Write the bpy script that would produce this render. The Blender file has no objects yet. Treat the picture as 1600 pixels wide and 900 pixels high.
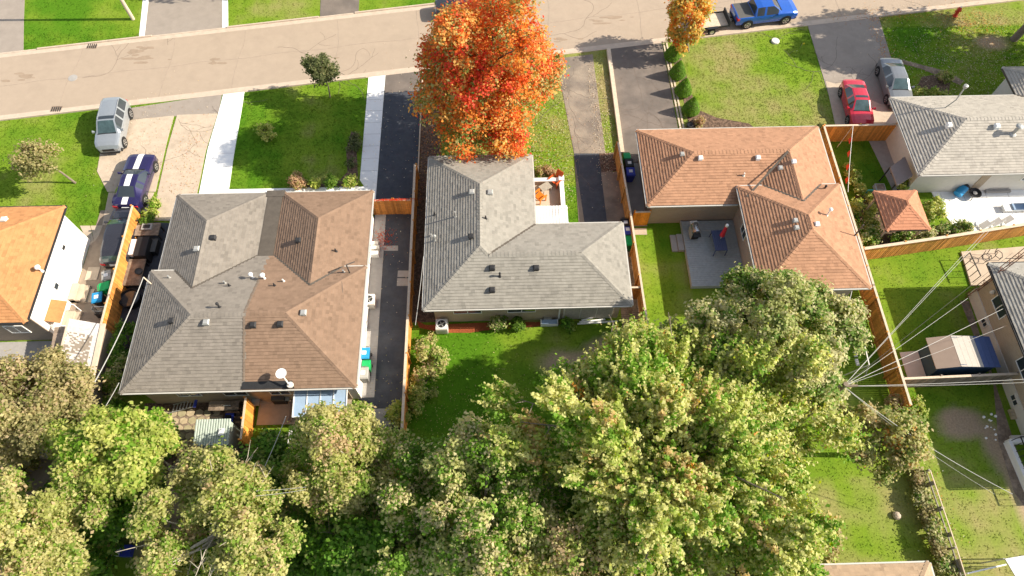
import bpy, math, random
import numpy as np
from mathutils import Vector
R = math.radians
C = bpy.context.scene.collection
sc = bpy.context.scene

# ------------------------------------------------------------------ camera, sky, sun, exposure
CAM_H, PITCH, YAW, FOC = 40.0, R(62), R(1.5), 1067.0
cam = bpy.data.cameras.new('camera'); camo = bpy.data.objects.new('camera', cam); C.objects.link(camo)
cam.sensor_width = 36; cam.lens = 36 * FOC / 1600; cam.clip_end = 3000; cam.clip_start = 0.5
camo.location = (0, 0, CAM_H)
camo.rotation_euler = (math.pi / 2 - PITCH, 0, -YAW)
sc.camera = camo
SUN_EL, SUN_AZ = R(34), R(90.8)          # azimuth clockwise from +Y
w = bpy.data.worlds.new('World'); sc.world = w; w.use_nodes = True
nt = w.node_tree; bg = nt.nodes['Background']; bg.inputs[1].default_value = 0.11
sky = nt.nodes.new('ShaderNodeTexSky'); sky.sky_type = 'NISHITA'; sky.sun_disc = False
sky.sun_elevation = SUN_EL; sky.sun_rotation = SUN_AZ
hz = nt.nodes.new('ShaderNodeHueSaturation'); hz.inputs['Saturation'].default_value = 0.55     # a slightly hazy sky
nt.links.new(sky.outputs[0], hz.inputs['Color']); nt.links.new(hz.outputs[0], bg.inputs[0])
sl = bpy.data.lights.new('sun', 'SUN'); sl.energy = 4.6; sl.angle = R(0.5); sl.color = (1, 0.905, 0.75)
so = bpy.data.objects.new('sun', sl); C.objects.link(so); so.location = (60, 0, 60)
sd = Vector((math.sin(SUN_AZ) * math.cos(SUN_EL), math.cos(SUN_AZ) * math.cos(SUN_EL), math.sin(SUN_EL)))
so.rotation_euler = sd.to_track_quat('Z', 'Y').to_euler()
sc.view_settings.view_transform = 'Standard'; sc.view_settings.look = 'None'
sc.view_settings.exposure = 0.92; sc.view_settings.gamma = 1

# pixel of the photograph + height -> point of the place
_s, _c = math.sin(PITCH), math.cos(PITCH)
def P(px, py, h=0.0):
    u = (px - 800) / FOC; v = (py - 450) / FOC
    t = (CAM_H - h) / (_s + v * _c); fy = t * (_c - v * _s); x = t * u
    return (x * math.cos(YAW) + fy * math.sin(YAW), -x * math.sin(YAW) + fy * math.cos(YAW))

# ------------------------------------------------------------------ materials
MATS = {}
def mat(name, col, rough=0.85, var=0.15, scale=3.0, bump=0.0, bscale=40.0, metal=0.0, spec=0.3,
        attr=None, coat=0.0, coord='pos', transl=0.0, col2=None, stain=0.0):
    if name in MATS: return MATS[name]
    m = bpy.data.materials.new(name); m.use_nodes = True; MATS[name] = m
    n = m.node_tree.nodes; l = m.node_tree.links
    b = n['Principled BSDF']
    b.inputs['Roughness'].default_value = rough; b.inputs['Metallic'].default_value = metal
    b.inputs['Specular IOR Level'].default_value = spec
    if coat: b.inputs['Coat Weight'].default_value = coat; b.inputs['Coat Roughness'].default_value = 0.05
    if coord == 'pos': src = n.new('ShaderNodeNewGeometry').outputs['Position']
    else: src = n.new('ShaderNodeTexCoord').outputs['Object']
    if attr:
        a = n.new('ShaderNodeAttribute'); a.attribute_name = attr; base = a.outputs['Color']
    else:
        rgb = n.new('ShaderNodeRGB'); rgb.outputs[0].default_value = (*col, 1); base = rgb.outputs[0]
    if col2:
        nz = n.new('ShaderNodeTexNoise'); nz.inputs['Scale'].default_value = scale * 0.35; nz.inputs['Detail'].default_value = 5
        l.new(src, nz.inputs['Vector'])
        rp = n.new('ShaderNodeMapRange'); rp.inputs[1].default_value = 0.42; rp.inputs[2].default_value = 0.62
        l.new(nz.outputs[0], rp.inputs[0])
        mx = n.new('ShaderNodeMix'); mx.data_type = 'RGBA'; l.new(rp.outputs[0], mx.inputs[0])
        l.new(base, mx.inputs[6]); mx.inputs[7].default_value = (*col2, 1); base = mx.outputs[2]
    if var:
        nz = n.new('ShaderNodeTexNoise'); nz.inputs['Scale'].default_value = scale; nz.inputs['Detail'].default_value = 8
        nz.inputs['Roughness'].default_value = 0.65
        l.new(src, nz.inputs['Vector'])
        mr = n.new('ShaderNodeMapRange'); mr.inputs[1].default_value = 0.3; mr.inputs[2].default_value = 0.7
        mr.inputs[3].default_value = 1 - var; mr.inputs[4].default_value = 1 + var
        l.new(nz.outputs[0], mr.inputs[0])
        hs = n.new('ShaderNodeHueSaturation'); l.new(mr.outputs[0], hs.inputs['Value']); l.new(base, hs.inputs['Color']); base = hs.outputs[0]
    if stain:
        nz = n.new('ShaderNodeTexNoise'); nz.inputs['Scale'].default_value = 0.45; nz.inputs['Detail'].default_value = 9; nz.inputs['Roughness'].default_value = 0.7
        nz.inputs['Distortion'].default_value = 0.4
        l.new(src, nz.inputs['Vector'])
        mr = n.new('ShaderNodeMapRange'); mr.inputs[1].default_value = 0.5; mr.inputs[2].default_value = 0.75
        mr.inputs[3].default_value = 1; mr.inputs[4].default_value = 1 - stain
        l.new(nz.outputs[0], mr.inputs[0])
        hs = n.new('ShaderNodeHueSaturation'); l.new(mr.outputs[0], hs.inputs['Value']); l.new(base, hs.inputs['Color']); base = hs.outputs[0]
    l.new(base, b.inputs['Base Color'])
    if bump:
        nz = n.new('ShaderNodeTexNoise'); nz.inputs['Scale'].default_value = bscale; nz.inputs['Detail'].default_value = 4
        l.new(src, nz.inputs['Vector'])
        bp = n.new('ShaderNodeBump'); bp.inputs['Strength'].default_value = min(1, bump); bp.inputs['Distance'].default_value = 0.03
        l.new(nz.outputs[0], bp.inputs['Height']); l.new(bp.outputs[0], b.inputs['Normal'])
    if transl:
        tr = n.new('ShaderNodeBsdfTranslucent'); ms = n.new('ShaderNodeMixShader'); ms.inputs[0].default_value = transl
        hs = n.new('ShaderNodeHueSaturation'); hs.inputs['Saturation'].default_value = 1.45; hs.inputs['Value'].default_value = 1.15
        l.new(base, hs.inputs['Color']); l.new(hs.outputs[0], tr.inputs[0])
        out = n['Material Output']; l.new(b.outputs[0], ms.inputs[1]); l.new(tr.outputs[0], ms.inputs[2]); l.new(ms.outputs[0], out.inputs[0])
    return m
def brickmat(name, c1, c2, mortar, bw=0.24, bh=0.08):
    if name in MATS: return MATS[name]
    m = mat(name, c1, 0.9, 0.12, 6)
    n = m.node_tree.nodes; l = m.node_tree.links; b = n['Principled BSDF']
    g = n.new('ShaderNodeNewGeometry'); sp = n.new('ShaderNodeSeparateXYZ'); l.new(g.outputs['Position'], sp.inputs[0])
    ad = n.new('ShaderNodeMath'); ad.operation = 'ADD'; l.new(sp.outputs[0], ad.inputs[0]); l.new(sp.outputs[1], ad.inputs[1])
    cb = n.new('ShaderNodeCombineXYZ'); l.new(ad.outputs[0], cb.inputs[0]); l.new(sp.outputs[2], cb.inputs[1])
    bt = n.new('ShaderNodeTexBrick'); l.new(cb.outputs[0], bt.inputs['Vector'])
    bt.inputs['Color1'].default_value = (*c1, 1); bt.inputs['Color2'].default_value = (*c2, 1); bt.inputs['Mortar'].default_value = (*mortar, 1)
    bt.inputs['Scale'].default_value = 1; bt.inputs['Brick Width'].default_value = bw; bt.inputs['Row Height'].default_value = bh
    bt.inputs['Mortar Size'].default_value = 0.008
    l.new(bt.outputs[0], b.inputs['Base Color'])
    bp = n.new('ShaderNodeBump'); bp.inputs['Strength'].default_value = 0.4; bp.inputs['Distance'].default_value = 0.01; bp.invert = True
    l.new(bt.outputs['Fac'], bp.inputs['Height']); l.new(bp.outputs[0], b.inputs['Normal'])
    return m
M = dict(
  asphalt_road=mat('road_asphalt', (0.385, 0.305, 0.232), 0.95, 0.05, 1.3, 0.25, 90, stain=0.10),
  asphalt_new_and_shadow=mat('new_asphalt_and_shadow', (0.055, 0.060, 0.075), 0.75, 0.18, 3, 0.2, 120, col2=(0.070, 0.074, 0.085)),
  asphalt_mid=mat('worn_asphalt', (0.155, 0.13, 0.113), 0.92, 0.12, 1.5, 0.3, 100, col2=(0.20, 0.165, 0.14), stain=0.2),
  asphalt_old=mat('old_asphalt', (0.30, 0.245, 0.19), 0.95, 0.15, 1.4, 0.3, 100, col2=(0.20, 0.165, 0.135), stain=0.3),
  asphalt_grey=mat('grey_asphalt', (0.31, 0.265, 0.225), 0.95, 0.08, 1.5, 0.25, 90, stain=0.15),
  brown_asph=mat('brown_asphalt', (0.30, 0.235, 0.18), 0.95, 0.15, 1.8, 0.3, 90),
  concrete=mat('concrete', (0.50, 0.405, 0.31), 0.9, 0.12, 2.2, 0.2, 60, stain=0.22),
  concrete_w=mat('pale_concrete', (0.86, 0.85, 0.83), 0.85, 0.03, 3, 0.1, 50),
  concrete_g=mat('grey_concrete', (0.36, 0.34, 0.32), 0.9, 0.1, 3, 0.15, 50, stain=0.15),
  kerb=mat('kerb_concrete', (0.52, 0.42, 0.33), 0.9, 0.12, 2, 0.15, 40),
  mulch=mat('mulch', (0.10, 0.065, 0.045), 1, 0.6, 14, 1, 30, col2=(0.20, 0.13, 0.09)),
  redmulch=mat('red_mulch', (0.30, 0.08, 0.03), 1, 0.5, 14, 1, 30),
  soil=mat('soil', (0.20, 0.15, 0.11), 1, 0.35, 5, 0.8, 25, col2=(0.30, 0.23, 0.17)),
  wood_o=mat('orange_cedar', (0.56, 0.24, 0.055), 0.75, 0.22, 5, 0.2, 30, attr='col'),
  woodcap=mat('weathered_pale_wood', (0.60, 0.48, 0.36), 0.85, 0.15, 6),
  wood_g=mat('grey_weathered_wood', (0.30, 0.26, 0.22), 0.9, 0.2, 6, attr='col'),
  shingle=mat('asphalt_shingle', (1, 1, 1), 0.95, 0.10, 2.6, 0.3, 120, attr='col', spec=0.15, stain=0.16),
  leaf=mat('leaf', (1, 1, 1), 0.6, 0, attr='col', transl=0.48, spec=0.25),
  grass=mat('grass_blades', (1, 1, 1), 0.8, 0, attr='col', transl=0.5, spec=0.1),
  lawn=mat('lawn', (1, 1, 1), 1, 0.26, 9, 0.3, 45, attr='col', spec=0.05),
  bark=mat('bark', (0.20, 0.16, 0.12), 0.95, 0.3, 8, 0.6, 30),
  bark_p=mat('pale_bark', (0.42, 0.37, 0.30), 0.9, 0.2, 8, 0.4, 30),
  white=mat('white_paint', (0.82, 0.82, 0.80), 0.6, 0.03, 3),
  siding=mat('white_siding', (0.84, 0.82, 0.78), 0.6, 0.02, 3),
  offwhite=mat('off_white', (0.66, 0.62, 0.56), 0.7, 0.06, 4),
  gutter=mat('gutter', (0.52, 0.50, 0.46), 0.5, 0.04, 4),
  dark=mat('dark_trim', (0.03, 0.03, 0.032), 0.6, 0.2, 5),
  membrane=mat('roof_membrane', (0.10, 0.085, 0.07), 0.9, 0.15, 3),
  glass=mat('window_glass', (0.035, 0.045, 0.055), 0.08, 0, spec=0.8),
  carglass=mat('car_glass', (0.05, 0.085, 0.09), 0.05, 0.3, 2.5, spec=0.9, coord='obj'),
  tyre=mat('tyre', (0.02, 0.02, 0.02), 0.9, 0),
  rim=mat('rim', (0.55, 0.54, 0.52), 0.3, 0, metal=0.7),
  chrome=mat('chrome', (0.7, 0.7, 0.7), 0.2, 0, metal=0.9),
  metal_g=mat('grey_metal', (0.42, 0.42, 0.40), 0.45, 0.08, 5, metal=0.3),
  black=mat('black_plastic', (0.02, 0.02, 0.022), 0.5, 0),
  red_lamp=mat('red_lamp', (0.55, 0.02, 0.03), 0.2, 0, spec=0.7),
  lamp=mat('clear_lamp', (0.75, 0.76, 0.76), 0.15, 0, spec=0.8),
  plate=mat('white_plate', (0.8, 0.8, 0.8), 0.5, 0),
  amber=mat('orange_paint', (0.66, 0.20, 0.02), 0.55, 0.08, 5),
  redpaint=mat('red_paint', (0.55, 0.05, 0.03), 0.5, 0.05, 5),
  cover=mat('vinyl_cover', (0.26, 0.21, 0.19), 0.7, 0.06, 4),
  wire=mat('wire', (0.42, 0.41, 0.39), 0.6, 0),
  wire_d=mat('dark_wire', (0.08, 0.07, 0.065), 0.6, 0),
)
brickmat('brown_brick', (0.33, 0.25, 0.19), (0.28, 0.21, 0.16), (0.36, 0.31, 0.26))
brickmat('beige_brick', (0.46, 0.36, 0.26), (0.40, 0.31, 0.22), (0.46, 0.40, 0.32))
brickmat('tan_brick', (0.40, 0.31, 0.24), (0.36, 0.27, 0.21), (0.42, 0.36, 0.3))

# ------------------------------------------------------------------ object helpers
ORG = {}
class MB:
    def __init__(s): s.v = []; s.f = []; s.c = []
    def poly(s, pts, col=None):
        i = len(s.v); s.v += [tuple(p) for p in pts]; s.f.append(tuple(range(i, i + len(pts)))); s.c.append(col); return s
    def hexa(s, p, col=None):          # 8 points: bottom 4 ccw, top 4 ccw
        i = len(s.v); s.v += [tuple(q) for q in p]
        for f in ((3, 2, 1, 0), (4, 5, 6, 7), (0, 1, 5, 4), (1, 2, 6, 5), (2, 3, 7, 6), (3, 0, 4, 7)):
            s.f.append(tuple(i + k for k in f)); s.c.append(col)
        return s
    def box(s, x0, x1, y0, y1, z0, z1, col=None):
        return s.hexa([(x0, y0, z0), (x1, y0, z0), (x1, y1, z0), (x0, y1, z0), (x0, y0, z1), (x1, y0, z1), (x1, y1, z1), (x0, y1, z1)], col)
    def bar(s, a, b, wd, ht, col=None):   # box along a->b, a,b at centre line
        a = Vector(a); b = Vector(b); d = (b - a)
        if d.length < 1e-6: return s
        d.normalize(); up = Vector((0, 0, 1)) if abs(d.z) < 0.95 else Vector((1, 0, 0))
        sd_ = d.cross(up).normalized(); up = sd_.cross(d)
        sx = sd_ * wd / 2; u = up * ht / 2
        return s.hexa([a - sx - u, a + sx - u, b + sx - u, b - sx - u, a - sx + u, a + sx + u, b + sx + u, b - sx + u], col)
    def tube(s, pts, rad, n=6, col=None, cap=True):
        pts = [Vector(p) for p in pts]
        if not hasattr(rad, '__len__'): rad = [rad] * len(pts)
        base = len(s.v)
        for k, p in enumerate(pts):
            d = (pts[min(k + 1, len(pts) - 1)] - pts[max(k - 1, 0)]).normalized()
            up = Vector((0, 0, 1)) if abs(d.z) < 0.9 else Vector((1, 0, 0))
            a = d.cross(up).normalized(); b = a.cross(d)
            for j in range(n):
                t = 2 * math.pi * j / n; s.v.append(tuple(p + (a * math.cos(t) + b * math.sin(t)) * rad[k]))
        for k in range(len(pts) - 1):
            for j in range(n):
                s.f.append((base + k * n + j, base + k * n + (j + 1) % n, base + (k + 1) * n + (j + 1) % n, base + (k + 1) * n + j)); s.c.append(col)
        if cap:
            s.f.append(tuple(base + j for j in range(n))[::-1]); s.c.append(col)
            s.f.append(tuple(base + (len(pts) - 1) * n + j for j in range(n))); s.c.append(col)
        return s
    def lathe(s, cx, cy, prof, n=14, col=None):   # prof [(r,z)]
        base = len(s.v)
        for r, z in prof:
            for j in range(n):
                t = 2 * math.pi * j / n; s.v.append((cx + r * math.cos(t), cy + r * math.sin(t), z))
        for k in range(len(prof) - 1):
            for j in range(n):
                s.f.append((base + k * n + j, base + k * n + (j + 1) % n, base + (k + 1) * n + (j + 1) % n, base + (k + 1) * n + j)); s.c.append(col)
        s.f.append(tuple(base + j for j in range(n))[::-1]); s.c.append(col)
        s.f.append(tuple(base + (len(prof) - 1) * n + j for j in range(n))); s.c.append(col)
        return s
    def prism(s, pts, z0, z1, col=None):
        n = len(pts); i = len(s.v)
        s.v += [(p[0], p[1], z0) for p in pts] + [(p[0], p[1], z1) for p in pts]
        s.f.append(tuple(i + k for k in range(n))[::-1]); s.c.append(col); s.f.append(tuple(i + n + k for k in range(n))); s.c.append(col)
        for k in range(n):
            s.f.append((i + k, i + (k + 1) % n, i + n + (k + 1) % n, i + n + k)); s.c.append(col)
        return s
    def xf(s, fn): s.v = [tuple(fn(Vector(p))) for p in s.v]; return s
    def build(s, name, m, parent=None, world=True, smooth=False, bevel=0, defcol=(0.5, 0.5, 0.5), **props):
        v = s.v
        if parent is not None:
            o3 = ORG[parent.name] if world else Vector((0, 0, 0))
        else:
            a = np.array(v); o3 = Vector(((a[:, 0].min() + a[:, 0].max()) / 2, (a[:, 1].min() + a[:, 1].max()) / 2, a[:, 2].min()))
        v = [(p[0] - o3.x, p[1] - o3.y, p[2] - o3.z) for p in v]
        me = bpy.data.meshes.new(name); me.from_pydata(v, [], s.f)
        if isinstance(m, str): m = M.get(m) or MATS[m]
        me.materials.append(m)
        if any(n_.type == 'ATTRIBUTE' for n_ in m.node_tree.nodes):
            at = me.attributes.new('col', 'FLOAT_COLOR', 'FACE')
            arr = np.array([(*(c or defcol), 1) for c in s.c], dtype=np.float32).ravel(); at.data.foreach_set('color', arr)
        if smooth: me.polygons.foreach_set('use_smooth', [True] * len(me.polygons))
        me.update()
        o = bpy.data.objects.new(name, me); C.objects.link(o)
        if bevel:
            b = o.modifiers.new('bevel', 'BEVEL'); b.width = bevel; b.segments = 2; b.limit_method = 'ANGLE'; b.angle_limit = R(40)
        if parent is not None: o.parent = parent; ORG[o.name] = o3 if world else Vector((0, 0, 0))
        else: o.location = o3; ORG[o.name] = o3
        for k, q in props.items(): o[k] = q
        return o
def thing(name, label, cat, loc=(0, 0, 0), rz=0, group=None):
    o = bpy.data.objects.new(name, None); C.objects.link(o); o.location = loc; o.rotation_euler = (0, 0, rz); o.empty_display_size = 0.3
    o['label'] = label; o['category'] = cat
    if group: o['group'] = group
    ORG[o.name] = Vector(loc)
    return o
def struct(name, m, mb): return mb.build(name, m, kind='structure')
def sheet(name, pts, m, z):
    b = MB(); b.prism(pts, -0.05, z); return struct(name, m, b)
def PP(lst, h=0.0): return [P(a, b, h) for a, b in lst]
def jit(c, rng, a=0.12):
    k = 1 + rng.uniform(-a, a); return (c[0] * k, c[1] * k, c[2] * k)
# ------------------------------------------------------------------ roofs
def clip(poly, nx, ny, b, keep_ge=True):
    out = []; n = len(poly); sg = 1 if keep_ge else -1
    for i in range(n):
        p, q = poly[i], poly[(i + 1) % n]
        dp = sg * (p[0] * nx + p[1] * ny - b); dq = sg * (q[0] * nx + q[1] * ny - b)
        if dp >= 0: out.append(p)
        if (dp > 0 and dq < 0) or (dp < 0 and dq > 0):
            t = dp / (dp - dq); out.append((p[0] + (q[0] - p[0]) * t, p[1] + (q[1] - p[1]) * t))
    return out
def shingle_face(mb, poly, n, b0, ez, sl, colf, rng, ex=0.175, tw=0.25, lip=0.034, off=0.012):
    nx, ny = n; ax, ay = -ny, nx
    bs = [p[0] * nx + p[1] * ny for p in poly]; k0 = int((min(bs) - b0) / ex) - 1; k1 = int((max(bs) - b0) / ex) + 1
    for k in range(k0, k1 + 1):
        lo = b0 + k * ex; row = clip(clip(poly, nx, ny, lo), nx, ny, lo + ex, False)
        if len(row) < 3: continue
        as_ = [p[0] * ax + p[1] * ay for p in row]; a0, a1 = min(as_), max(as_)
        sh = (k % 3) * tw / 3 + rng.uniform(0, 0.1); j0 = int(math.floor((a0 - sh) / tw))
        j = j0
        while sh + j * tw < a1:
            aa = sh + j * tw; j += 1
            cell = clip(clip(row, ax, ay, aa), ax, ay, aa + tw, False)
            if len(cell) < 3: continue
            cx = sum(p[0] for p in cell) / len(cell); cy = sum(p[1] for p in cell) / len(cell)
            c = jit(colf(cx, cy), rng, 0.065); lp = lip * rng.uniform(0.8, 1.2)
            if rng.random() < 0.14: c = tuple(q * 0.86 for q in c)
            pts = []
            for p in cell:
                b = p[0] * nx + p[1] * ny; z = ez + sl * (b - b0) + off
                pts.append((p[0], p[1], z + lp * (1 - (b - lo) / ex)))
            # orient up
            area = sum(pts[i][0] * pts[(i + 1) % len(pts)][1] - pts[(i + 1) % len(pts)][0] * pts[i][1] for i in range(len(pts)))
            if area < 0: pts = pts[::-1]
            mb.poly(pts, c)
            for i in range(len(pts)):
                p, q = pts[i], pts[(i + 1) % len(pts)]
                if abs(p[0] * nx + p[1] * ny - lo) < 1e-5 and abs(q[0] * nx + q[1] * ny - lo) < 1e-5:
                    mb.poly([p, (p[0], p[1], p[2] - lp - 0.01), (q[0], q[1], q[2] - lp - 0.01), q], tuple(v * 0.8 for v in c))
def cap_line(mb, zf, a, b, colf, rng, wd=0.16, seg=0.24, up=0.03):
    a = Vector(a); b = Vector(b); L = (b - a).length; d = (b - a) / L; s = Vector((-d.y, d.x)); k = int(L / seg)
    for i in range(k):
        p = a + d * (i * seg); q = a + d * min(L, (i * seg + seg)); c = tuple(v * 0.97 for v in jit(colf(p.x, p.y), rng, 0.07))
        za, zb = zf(p.x, p.y) + up + 0.022, zf(q.x, q.y) + up + 0.006
        l0, r0 = p + s * wd, p - s * wd; l1, r1 = q + s * wd, q - s * wd
        zl0 = min(za, zf(l0.x, l0.y) + up + 0.02); zr0 = min(za, zf(r0.x, r0.y) + up + 0.02)
        zl1 = min(zb, zf(l1.x, l1.y) + up); zr1 = min(zb, zf(r1.x, r1.y) + up)
        mb.poly([(l0.x, l0.y, zl0), (p.x, p.y, za), (q.x, q.y, zb), (l1.x, l1.y, zl1)][::-1], c)
        mb.poly([(p.x, p.y, za), (r0.x, r0.y, zr0), (r1.x, r1.y, zr1), (q.x, q.y, zb)][::-1], c)
        mb.poly([(l0.x, l0.y, zl0 - 0.04), (p.x, p.y, za - 0.03), (p.x, p.y, za), (l0.x, l0.y, zl0)], c)
        mb.poly([(p.x, p.y, za - 0.03), (r0.x, r0.y, zr0 - 0.04), (r0.x, r0.y, zr0), (p.x, p.y, za)], c)
def rect_d(x, y, r): return min(x - r[0], r[1] - x, y - r[2], r[3] - y)
def roof(parent, faces, sections, colf, hips, valleys=(), seed=1, deckmat='membrane', gut=True, ex=0.175, lip=0.032):
    """faces: (poly, n, b0, ez); sections: (rects, ez); slope shared"""
    sl = SL; rng = random.Random(seed)
    def zf(x, y):
        z = -9
        for rects, ez in sections:
            d = max(rect_d(x, y, r) for r in rects)
            if d > -0.6: z = max(z, ez + sl * d)
        return z
    deck = MB()
    for poly, n, b0, ez in faces:
        pts = [(p[0], p[1], ez + sl * (p[0] * n[0] + p[1] * n[1] - b0)) for p in poly]
        area = sum(pts[i][0] * pts[(i + 1) % len(pts)][1] - pts[(i + 1) % len(pts)][0] * pts[i][1] for i in range(len(pts)))
        if area < 0: pts = pts[::-1]
        deck.poly(pts, None)
    for rects, ez in sections:                     # soffit slab under the eaves
        for i, r in enumerate(rects): deck.box(r[0] + 0.01, r[1] - 0.01, r[2] + 0.01, r[3] - 0.01, ez - 0.16 - 0.004 * i, ez - 0.012 - 0.003 * i)
    rf = deck.build('roof', deckmat, parent)
    sh = MB()
    for poly, n, b0, ez in faces: shingle_face(sh, poly, n, b0, ez, sl, colf, rng, ex, 0.25, lip)
    sh.build('shingles', 'shingle', rf, kind='stuff')
    cp = MB()
    for a, b in hips: cap_line(cp, zf, a, b, colf, rng)
    if cp.v: cp.build('ridge_caps', 'shingle', rf, kind='stuff')
    if valleys:
        vm = MB()
        for a, b in valleys:
            a = Vector((a[0], a[1], zf(*a) + 0.05)); b = Vector((b[0], b[1], zf(*b) + 0.05)); vm.bar(a, b, 0.14, 0.01)
        vm.build('valley_flashing', 'membrane', rf)
    return rf, zf
def gutters(parent, segs, ez, m='gutter'):
    for a, b in segs:
        g = MB(); dx, dy = b[0] - a[0], b[1] - a[1]; L = math.hypot(dx, dy); ox, oy = dy / L * 0.055, -dx / L * 0.055
        g.bar((a[0] + ox, a[1] + oy, ez - 0.055), (b[0] + ox, b[1] + oy, ez - 0.045), 0.08, 0.09)
        g.build('gutter', m, parent)
def walls(parent, rects, z1, m, z0=-0.05):
    b = MB()
    for i, r in enumerate(rects): b.box(r[0], r[1], r[2], r[3], z0, z1 - 0.003 * i)
    return b.build('wall', m, parent)
def window(parent, axis, c, u0, u1, z0, z1, frame='white', bars=1, out=1):
    """axis 'x': wall plane at x=c facing out*x, u runs along y; axis 'y': plane y=c"""
    f = MB(); g = MB(); t = 0.05; d0, d1 = (c, c + out * 0.05)
    def bx(m, a0, a1, b0, b1, e0, e1):
        lo, hi = min(e0, e1), max(e0, e1)
        if axis == 'x': m.box(lo, hi, a0, a1, b0, b1)
        else: m.box(a0, a1, lo, hi, b0, b1)
    bx(f, u0, u1, z0, z0 + t, d0, d1); bx(f, u0, u1, z1 - t, z1, d0, d1); bx(f, u0, u0 + t, z0 + t, z1 - t, d0, d1); bx(f, u1 - t, u1, z0 + t, z1 - t, d0, d1)
    for k in range(bars):
        um = u0 + (u1 - u0) * (k + 1) / (bars + 1); bx(f, um - t / 2, um + t / 2, z0 + t, z1 - t, d0, d1 - out * 0.005)
    fo = f.build('window', frame, parent)
    bx(g, u0 + t, u1 - t, z0 + t, z1 - t, c, c + out * 0.02); g.build('pane', 'glass', fo)
    return fo
SL = 0.45
def slope_at(zf, x, y): return zf(x, y) + 0.03
def box_vent(parent, zf, x, y, m='metal_g', s=0.3, h=0.22):
    z = slope_at(zf, x, y); b = MB(); b.box(x - s / 2, x + s / 2, y - s / 2, y + s / 2, z - 0.08, z + h * 0.6)
    b.hexa([(x - s * .62, y - s * .62, z + h * .6), (x + s * .62, y - s * .62, z + h * .6), (x + s * .62, y + s * .62, z + h * .6), (x - s * .62, y + s * .62, z + h * .6),
            (x - s * .4, y - s * .4, z + h), (x + s * .4, y - s * .4, z + h), (x + s * .4, y + s * .4, z + h), (x - s * .4, y + s * .4, z + h)])
    b.build('roof_vent', m, parent)
def pipe_vent(parent, zf, x, y, m='metal_g', r=0.05, h=0.45, capr=0):
    z = slope_at(zf, x, y); b = MB(); b.lathe(x, y, [(r * 2.2, z - 0.05), (r * 1.2, z + 0.06), (r, z + 0.08), (r, z + h)], 10)
    if capr: b.lathe(x, y, [(capr, z + h - 0.02), (capr * 1.05, z + h + 0.06), (capr * .7, z + h + 0.12), (0.01, z + h + 0.15)], 12)
    b.build('vent_pipe', m, parent, smooth=False)
def hip_faces(r, ez):
    x0, x1, y0, y1 = r
    if y1 - y0 >= x1 - x0:
        h = (x1 - x0) / 2; xm = (x0 + x1) / 2; a, b = (xm, y0 + h), (xm, y1 - h)
        F = [([(x0, y0), a, b, (x0, y1)], (1, 0), x0, ez), ([(x1, y1), b, a, (x1, y0)], (-1, 0), -x1, ez),
             ([(x1, y0), a, (x0, y0)], (0, 1), y0, ez), ([(x0, y1), b, (x1, y1)], (0, -1), -y1, ez)]
    else:
        h = (y1 - y0) / 2; ym = (y0 + y1) / 2; a, b = (x0 + h, ym), (x1 - h, ym)
        F = [([(x0, y0), a, (x0, y1)], (1, 0), x0, ez), ([(x1, y1), b, (x1, y0)], (-1, 0), -x1, ez),
             ([(x1, y0), b, a, (x0, y0)], (0, 1), y0, ez), ([(x0, y1), a, b, (x1, y1)], (0, -1), -y1, ez)]
        hp = [((x0, y0), a), ((x0, y1), a), ((x1, y0), b), ((x1, y1), b), (a, b)]
        return F, hp
    hp = [((x0, y0), a), ((x1, y0), a), ((x0, y1), b), ((x1, y1), b), (a, b)]
    return F, hp

# ================================================================== THE GROUND
LAWNLUSH = (0.075, 0.18, 0.010); LAWNDRY = (0.30, 0.255, 0.11); LAWNMID = (0.165, 0.25, 0.022)
rngn = np.random.default_rng(5)
_ph = rngn.uniform(0, 6.28, (24, 2)); _fr = rngn.normal(0, 1, (24, 2)) * np.geomspace(0.12, 2.2, 24)[:, None]
def nzf(x, y):
    v = 0
    for k in range(24): v = v + np.sin(x * _fr[k, 0] + y * _fr[k, 1] + _ph[k, 0]) * (0.9 if k < 12 else 0.6)
    return v / 4.2
# zones of drier grass / bare soil: (x0,x1,y0,y1,dry)   -> each lawn its own care
ZONES = [(-60, -24, 26, 38, 0.62), (-21, -10, 29, 41, 0.42), (-6.2, 5.6, 29.5, 43, 1.0), (5.2, 9.0, 32, 43, 1.1), (13.7, 25.7, 32, 46, 0.72),
         (31, 60, 28, 50, 0.3), (9.0, 12.5, 18, 26.5, 0.7), (-6, 8.8, 2, 18.6, 0.28), (23.7, 31, 6, 25, 0.55), (23.5, 28, 26, 33, 0.1),
         (15.5, 23.5, -4, 8.5, 0.85), (23.7, 31, -6, 8.5, 0.85), (-60, -24, 43, 80, 0.45), (-24, 20, 45, 80, 0.45), (-16, -9, 9, 13.5, 0.15), (20, 60, 45, 80, 0.9)]
SOILP = [(4.2, 15.9, 2.3, 1.0), (7.2, 16.6, 2.4, 1.2), (27.2, 11.3, 1.5, 1.0), (28.9, 9.9, 0.9, 1.7), (-27.5, 9.5, 4.5, 3.0), (-26, 5, 4, 3), (29.3, 7.3, 0.7, 2.5),
         (40.5, 43, 1.6, .9), (-8.3, 4.3, 3.6, 2.5), (-17, 7.5, 5, 3)]
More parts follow.
